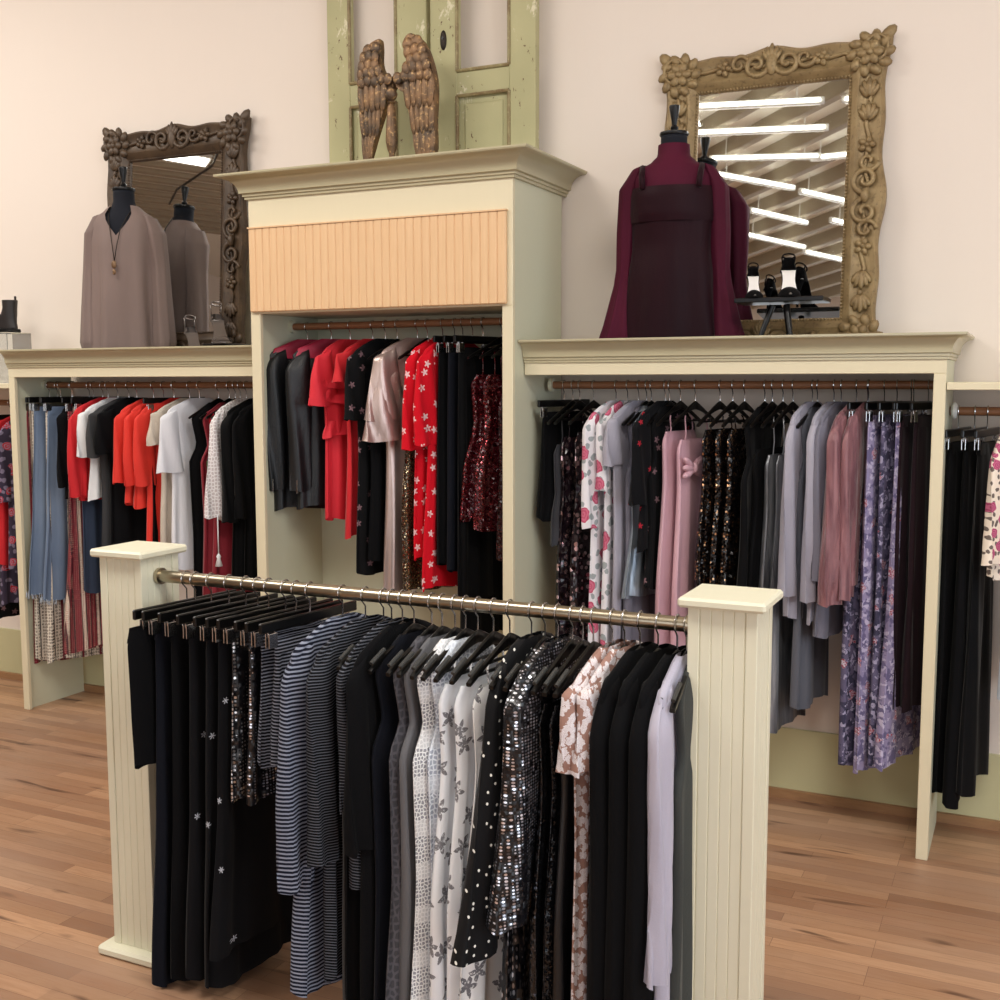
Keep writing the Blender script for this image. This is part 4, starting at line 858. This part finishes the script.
# ------------------------------------------------------------------ shoes
def pump(label, x, y, z, rz, mats, sandal=False, sc=1.0, group=None, mark=False):
    "high-heeled shoe, toe toward -y"
    e = tag(empty('sandal' if sandal else 'high_heel_shoe', (x, y, z), rz), label, 'shoe', group); Ls = .225*sc; hh = .1*sc
    def cz(t):   # t 0 heel -> 1 toe
        return hh*(1 if t < .18 else .5*(1+cos(pi*min(1, (t-.18)/.5))))+.004
    def wd(t): return sc*keyed([(0, .012), (.05, .026), (.15, .03), (.4, .024), (.68, .041), (.82, .036), (.95, .016), (1, .006)], t)[0]
    def slab(dz0, dz1, s, t0=0, t1=1, n=26):
        rings = []
        for i in range(n+1):
            t = lerp(t0, t1, i/n); yy = Ls*(.5-t); w = wd(t)*s; rings.append([(-w, yy, cz(t)+dz0), (w, yy, cz(t)+dz0), (w, yy, cz(t)+dz1), (-w, yy, cz(t)+dz1)])
        return MB().loft(rings, True, True)
    slab(-.004, .002, 1).build('sole', M[mats[0]], e, True); slab(.002, .004, .9, .04, .93).build('insole', M[mats[1]], e, True)
    MB().loft([[(r*cos(a), Ls*.5-.022*sc+yy+r*sin(a), zz) for a in [2*pi*k/12 for k in range(12)]] for r, yy, zz in ((.005, .0, 0), (.005, 0, .02), (.007, .0, hh*.6), (.02*sc, .004, hh*.95), (.024*sc, .0, hh+.002))], True, True).build('heel', M[mats[0]], e, True)
    if not sandal:
        rings = []
        for i in range(15):   # toe box
            t = lerp(.62, 1, i/14); yy = Ls*(.5-t); w = wd(t)*1.03; ht = .034*sc*sqrt(max(.02, 1-((t-.62)/.4)**2)); rings.append([(w*cos(a), yy, cz(t)-.002+ht*sin(a)) for a in [pi*k/12 for k in range(13)]])
        MB().loft(rings, closed=False).build('toe_box', M[mats[0]], e, 'all')
    else:
        for t, hgt in ((.66, .03), (.76, .026)):
            yy = Ls*(.5-t); w = wd(t)*1.05; MB().loft([[(w*cos(a), yy+d, cz(t)+hgt*sc*sin(a)) for a in [pi*k/12 for k in range(13)]] for d in (-.009, .009)], closed=False).build('toe_strap', M[mats[0]], e, 'all')
    rings = []
    for j in range(5):        # heel counter wraps round the back
        zz = j/4; r = []
        for k in range(17):
            u = k/16*2-1; t = .02+.2*abs(u)**1.3; sgn = 1 if u > 0 else -1; w = wd(t)*1.02*min(1, abs(u)*2.4); top = (.055 if not sandal else .03)*sc*(1-.55*abs(u)**2); r.append((sgn*w*(1-.34*zz), Ls*(.5-t)+.002-.006*zz, cz(t)+zz*top))
        rings.append(r)
    MB().loft(rings, closed=False).build('heel_counter', M[mats[0]], e, 'all')
    zt = hh+(.06 if not sandal else .075)*sc
    MB().tube([(.022*sc*cos(a), Ls*.5-.036*sc+.028*sc*sin(a), zt+.012*sin(a)) for a in [2*pi*k/20 for k in range(21)]], .003*sc, 6).build('ankle_strap', M[mats[0]], e, 'all')
    for s in (-1, 1): MB().tube([(s*.02*sc, Ls*.5-.012, hh+.02), (s*.024*sc, Ls*.5-.02, zt)], .003*sc, 6).build('side_strap', M[mats[0]], e, 'all')
    if mark:
        t = .2; MB().box(-.009, .009, Ls*(.5-.22), Ls*(.5-.16), hh+.0065, hh+.0085).build('insole_mark', M['black_gloss'], e)
    return e
tx = lambda px, y: at(px, 290, y)[0]
TT = 2.0
tb = tag(empty('display_stand', (tx(783, 4.27), 4.27, DK)), 'small black three-legged stand with shoes before the gold mirror', 'display stand')
MB().bbox(-.16, .16, -.09, .08, TT-DK-.018, TT-DK, .003).build('top', M['black_gloss'], tb)
for a in (-150, -60, 80):
    a = radians(a); f = Vector((cos(a)*.11, sin(a)*.085, 0)); g_ = Vector((cos(a)*.04, sin(a)*.03, TT-DK-.026)); MB().tube([f, g_], [.008, .012], 10).build('leg', M['black_gloss'], tb, True)
pump('black high heel facing out, front centre on the black stand', tx(789, 4.27), 4.27, TT, radians(14), ('suede_black', 'insole'), mark=True)
pump('black high heel partly behind the burgundy sleeve on the black stand', tx(755, 4.27), 4.25, TT, radians(16), ('suede_black', 'insole'), sc=.8, mark=True)
pump('silver strappy sandal standing close to the tall unit', at(219, 340, 4.3)[0], 4.31, DK+.085, radians(48), ('shoe_grey', 'shoe_grey'), True, 1.1)
pump('silver strappy sandal in front, nearer the taupe blouse', at(196, 340, 4.27)[0], 4.26, DK+.03, radians(52), ('shoe_grey', 'shoe_grey'), True, 1.05)
rs = tag(empty('riser_block', (at(221, 340, 4.3)[0]+.01, 4.31, DK)), 'low dark block under the silver sandal beside the tall unit', 'riser'); MB().bbox(-.07, .1, -.075, .075, 0, .085, .004).build('block', M['black_gloss'], rs)
rs2 = tag(empty('riser_block', (at(196, 340, 4.27)[0], 4.26, DK)), 'low dark block under the silver sandal nearer the blouse', 'riser'); MB().bbox(-.05, .05, -.08, .08, 0, .03, .004).build('block', M['black_gloss'], rs2)
# ankle boot on a clear block at the left edge
bx = at(9, 320, 4.35)[0]
rb = tag(empty('acrylic_block', (bx-.03, 4.35, DK)), 'clear acrylic block under the ankle boot at the left edge', 'riser'); zb = at(6, 333, 4.35)[1]-DK
# ankle boot stands on its own block which rests on the lower neighbouring unit
rb.location.z = 1.691; zb2 = DK+zb-1.691
MB().bbox(-.16, .1, -.08, .08, 0, zb2, .003).build('block', M['clear_acrylic'], rb)
bt_ = tag(empty('ankle_boot', (bx, 4.35, DK+zb)), 'dark ankle boot standing on the clear block at the left edge', 'boot')
rings = []
for z, c, rx, ry in ((.012, -.06, .115, .036), (.03, -.06, .115, .04), (.05, -.055, .105, .04), (.075, -.03, .078, .04), (.1, -.0, .048, .038), (.13, .008, .042, .036), (.17, .01, .045, .038)):
    rings.append([(c+rx*cos(a), ry*sin(a)*(1 if cos(a) > -.3 else .8), z) for a in [2*pi*k/28 for k in range(28)]])
MB().loft(rings, True).build('upper', M['leather_boot'], bt_, 'all')
MB().bbox(-.17, .05, -.034, .034, .004, .014, .003).build('sole', M['black_gloss'], bt_); MB().bbox(.01, .052, -.028, .028, 0, .02, .002).build('heel', M['black_gloss'], bt_)
MB().bbox(.05, .056, -.006, .006, .155, .19, .001).build('pull_tab', M['leather_boot'], bt_)
# ------------------------------------------------------------------ ceiling with beams, ribs and strip lights
def emit(name, c, s):
    t = NT(name); t.set(Base_Color=lin(c)); t.b.inputs['Emission Color'].default_value = lin(c); t.b.inputs['Emission Strength'].default_value = s; M[name] = t.mat
emit('tube_light', (255, 252, 240), 8); simple('beam_paint', (160, 148, 128), .7); simple('fixture_white', (235, 235, 230), .5)
def rot_box(name, x, y, ang, length, w, z0, z1, m):
    o = MB().bbox(-length/2, length/2, -w/2, w/2, z0, z1, .006).build(name, M[m], None, loc=(x, y, 0), rot=(0, 0, ang)); return tag(o, kind='structure')
k = 2
for j in range(13):                                   # slanting lamella beams of the vaulted shop ceiling
    cx_, cy_ = -1.6+j*.40, .9-j*.40 if False else .0
    c = 2.95-j*.52; x = -1.8; rot_box('trim_%d' % k, x, x*.92+c, math.atan(.92), 6.4, .07, CZ-.13, CZ+.01, 'beam_paint'); k += 1
for j in range(16):                                   # narrow ribs over the left end of the shop
    t = j*.30-2.4; rot_box('trim_%d' % k, -8.3+t*.68, -.3+t*.73, radians(-43), 3.4, .09, CZ-.05, CZ+.01, 'beam_paint'); k += 1
def strip(x, y, ang, ln, w, label, n=2, z=CZ-.19):
    e = tag(empty('strip_light', (x, y, z), ang), label, 'ceiling light')
    MB().bbox(-ln/2, ln/2, -w*(.5 if n > 1 else .2), w*(.5 if n > 1 else .2), 0 if n > 1 else -.01, .04, .006).build('housing', M['fixture_white'], e)
    if n == 1: [MB().tube([(-ln/2+.03, dy, .01), (ln/2-.03, dy, .01)], .013, 10).build('tube', M['tube_light'], e, True) for dy in (-.03, .03)]
    for q in range(n if n > 1 else 0): dy = (q-(n-1)/2)*w/n; MB().tube([(-ln/2+.03, dy, -.012), (ln/2-.03, dy, -.012)], min(.016, w/n*.36), 10).build('tube', M['tube_light'], e, True)
    for dx in (-.35*ln, .35*ln): MB().tube([(dx, 0, .035), (dx, 0, CZ-z-.0)], .005, 6).build('rod', M['fixture_white'], e)
for (x, y, a, ln, lb) in ((-2.1, .82, -8, 1.3, 'white strip light highest in the gold mirror'), (-1.0, .66, -8, .7, 'short white strip light at the top right in the gold mirror'), (-2.1, .3, -8, 1.2, 'white strip light second from the top in the gold mirror'),
        (-2.1, -.3, -10, .9, 'white strip light third from the top in the gold mirror'), (-1.5, -.4, 4, .5, 'short white strip light right of the third one in the gold mirror'), (-2.3, -.85, -42, .8, 'slanting white strip light above the heels in the gold mirror'), (-1.75, -1.45, -48, .7, 'slanting white strip light nearest the right edge of the gold mirror'),
        (-2.3, -1.9, -50, .7, 'slanting white strip light behind the heel reflection'), (-2.5, -2.7, -50, .8, 'slanting strip light low in the gold mirror'), (-1.6, -2.4, -50, .8, 'slanting strip light low at the right in the gold mirror'), (-2.0, -3.5, -50, .9, 'farthest strip light low in the gold mirror'),
        (1.0, .9, -8, 1.3, 'strip light over the right side of the shop'), (.4, -2.4, -8, 1.3, 'strip light over the rear of the shop')):
    strip(x, y, radians(a), ln, .09, lb, 1)
strip(-7.56, .40, radians(-50), .55, .24, 'four-tube light fixture seen in the brown mirror', 4, CZ-.12)
cb = [(-8.9, -.95), (-8.4, -.5), (-7.86, -.17), (-7.45, .08), (-7.07, .45)]
tag(MB().tube([(x, y, CZ-.12) for x, y in cb], .012, 8).build('ceiling_cable', M['dark_iron'], None, True), 'dark cable curving below the ceiling seen in the brown mirror', 'cable')
# every hanger label must single out its own garment
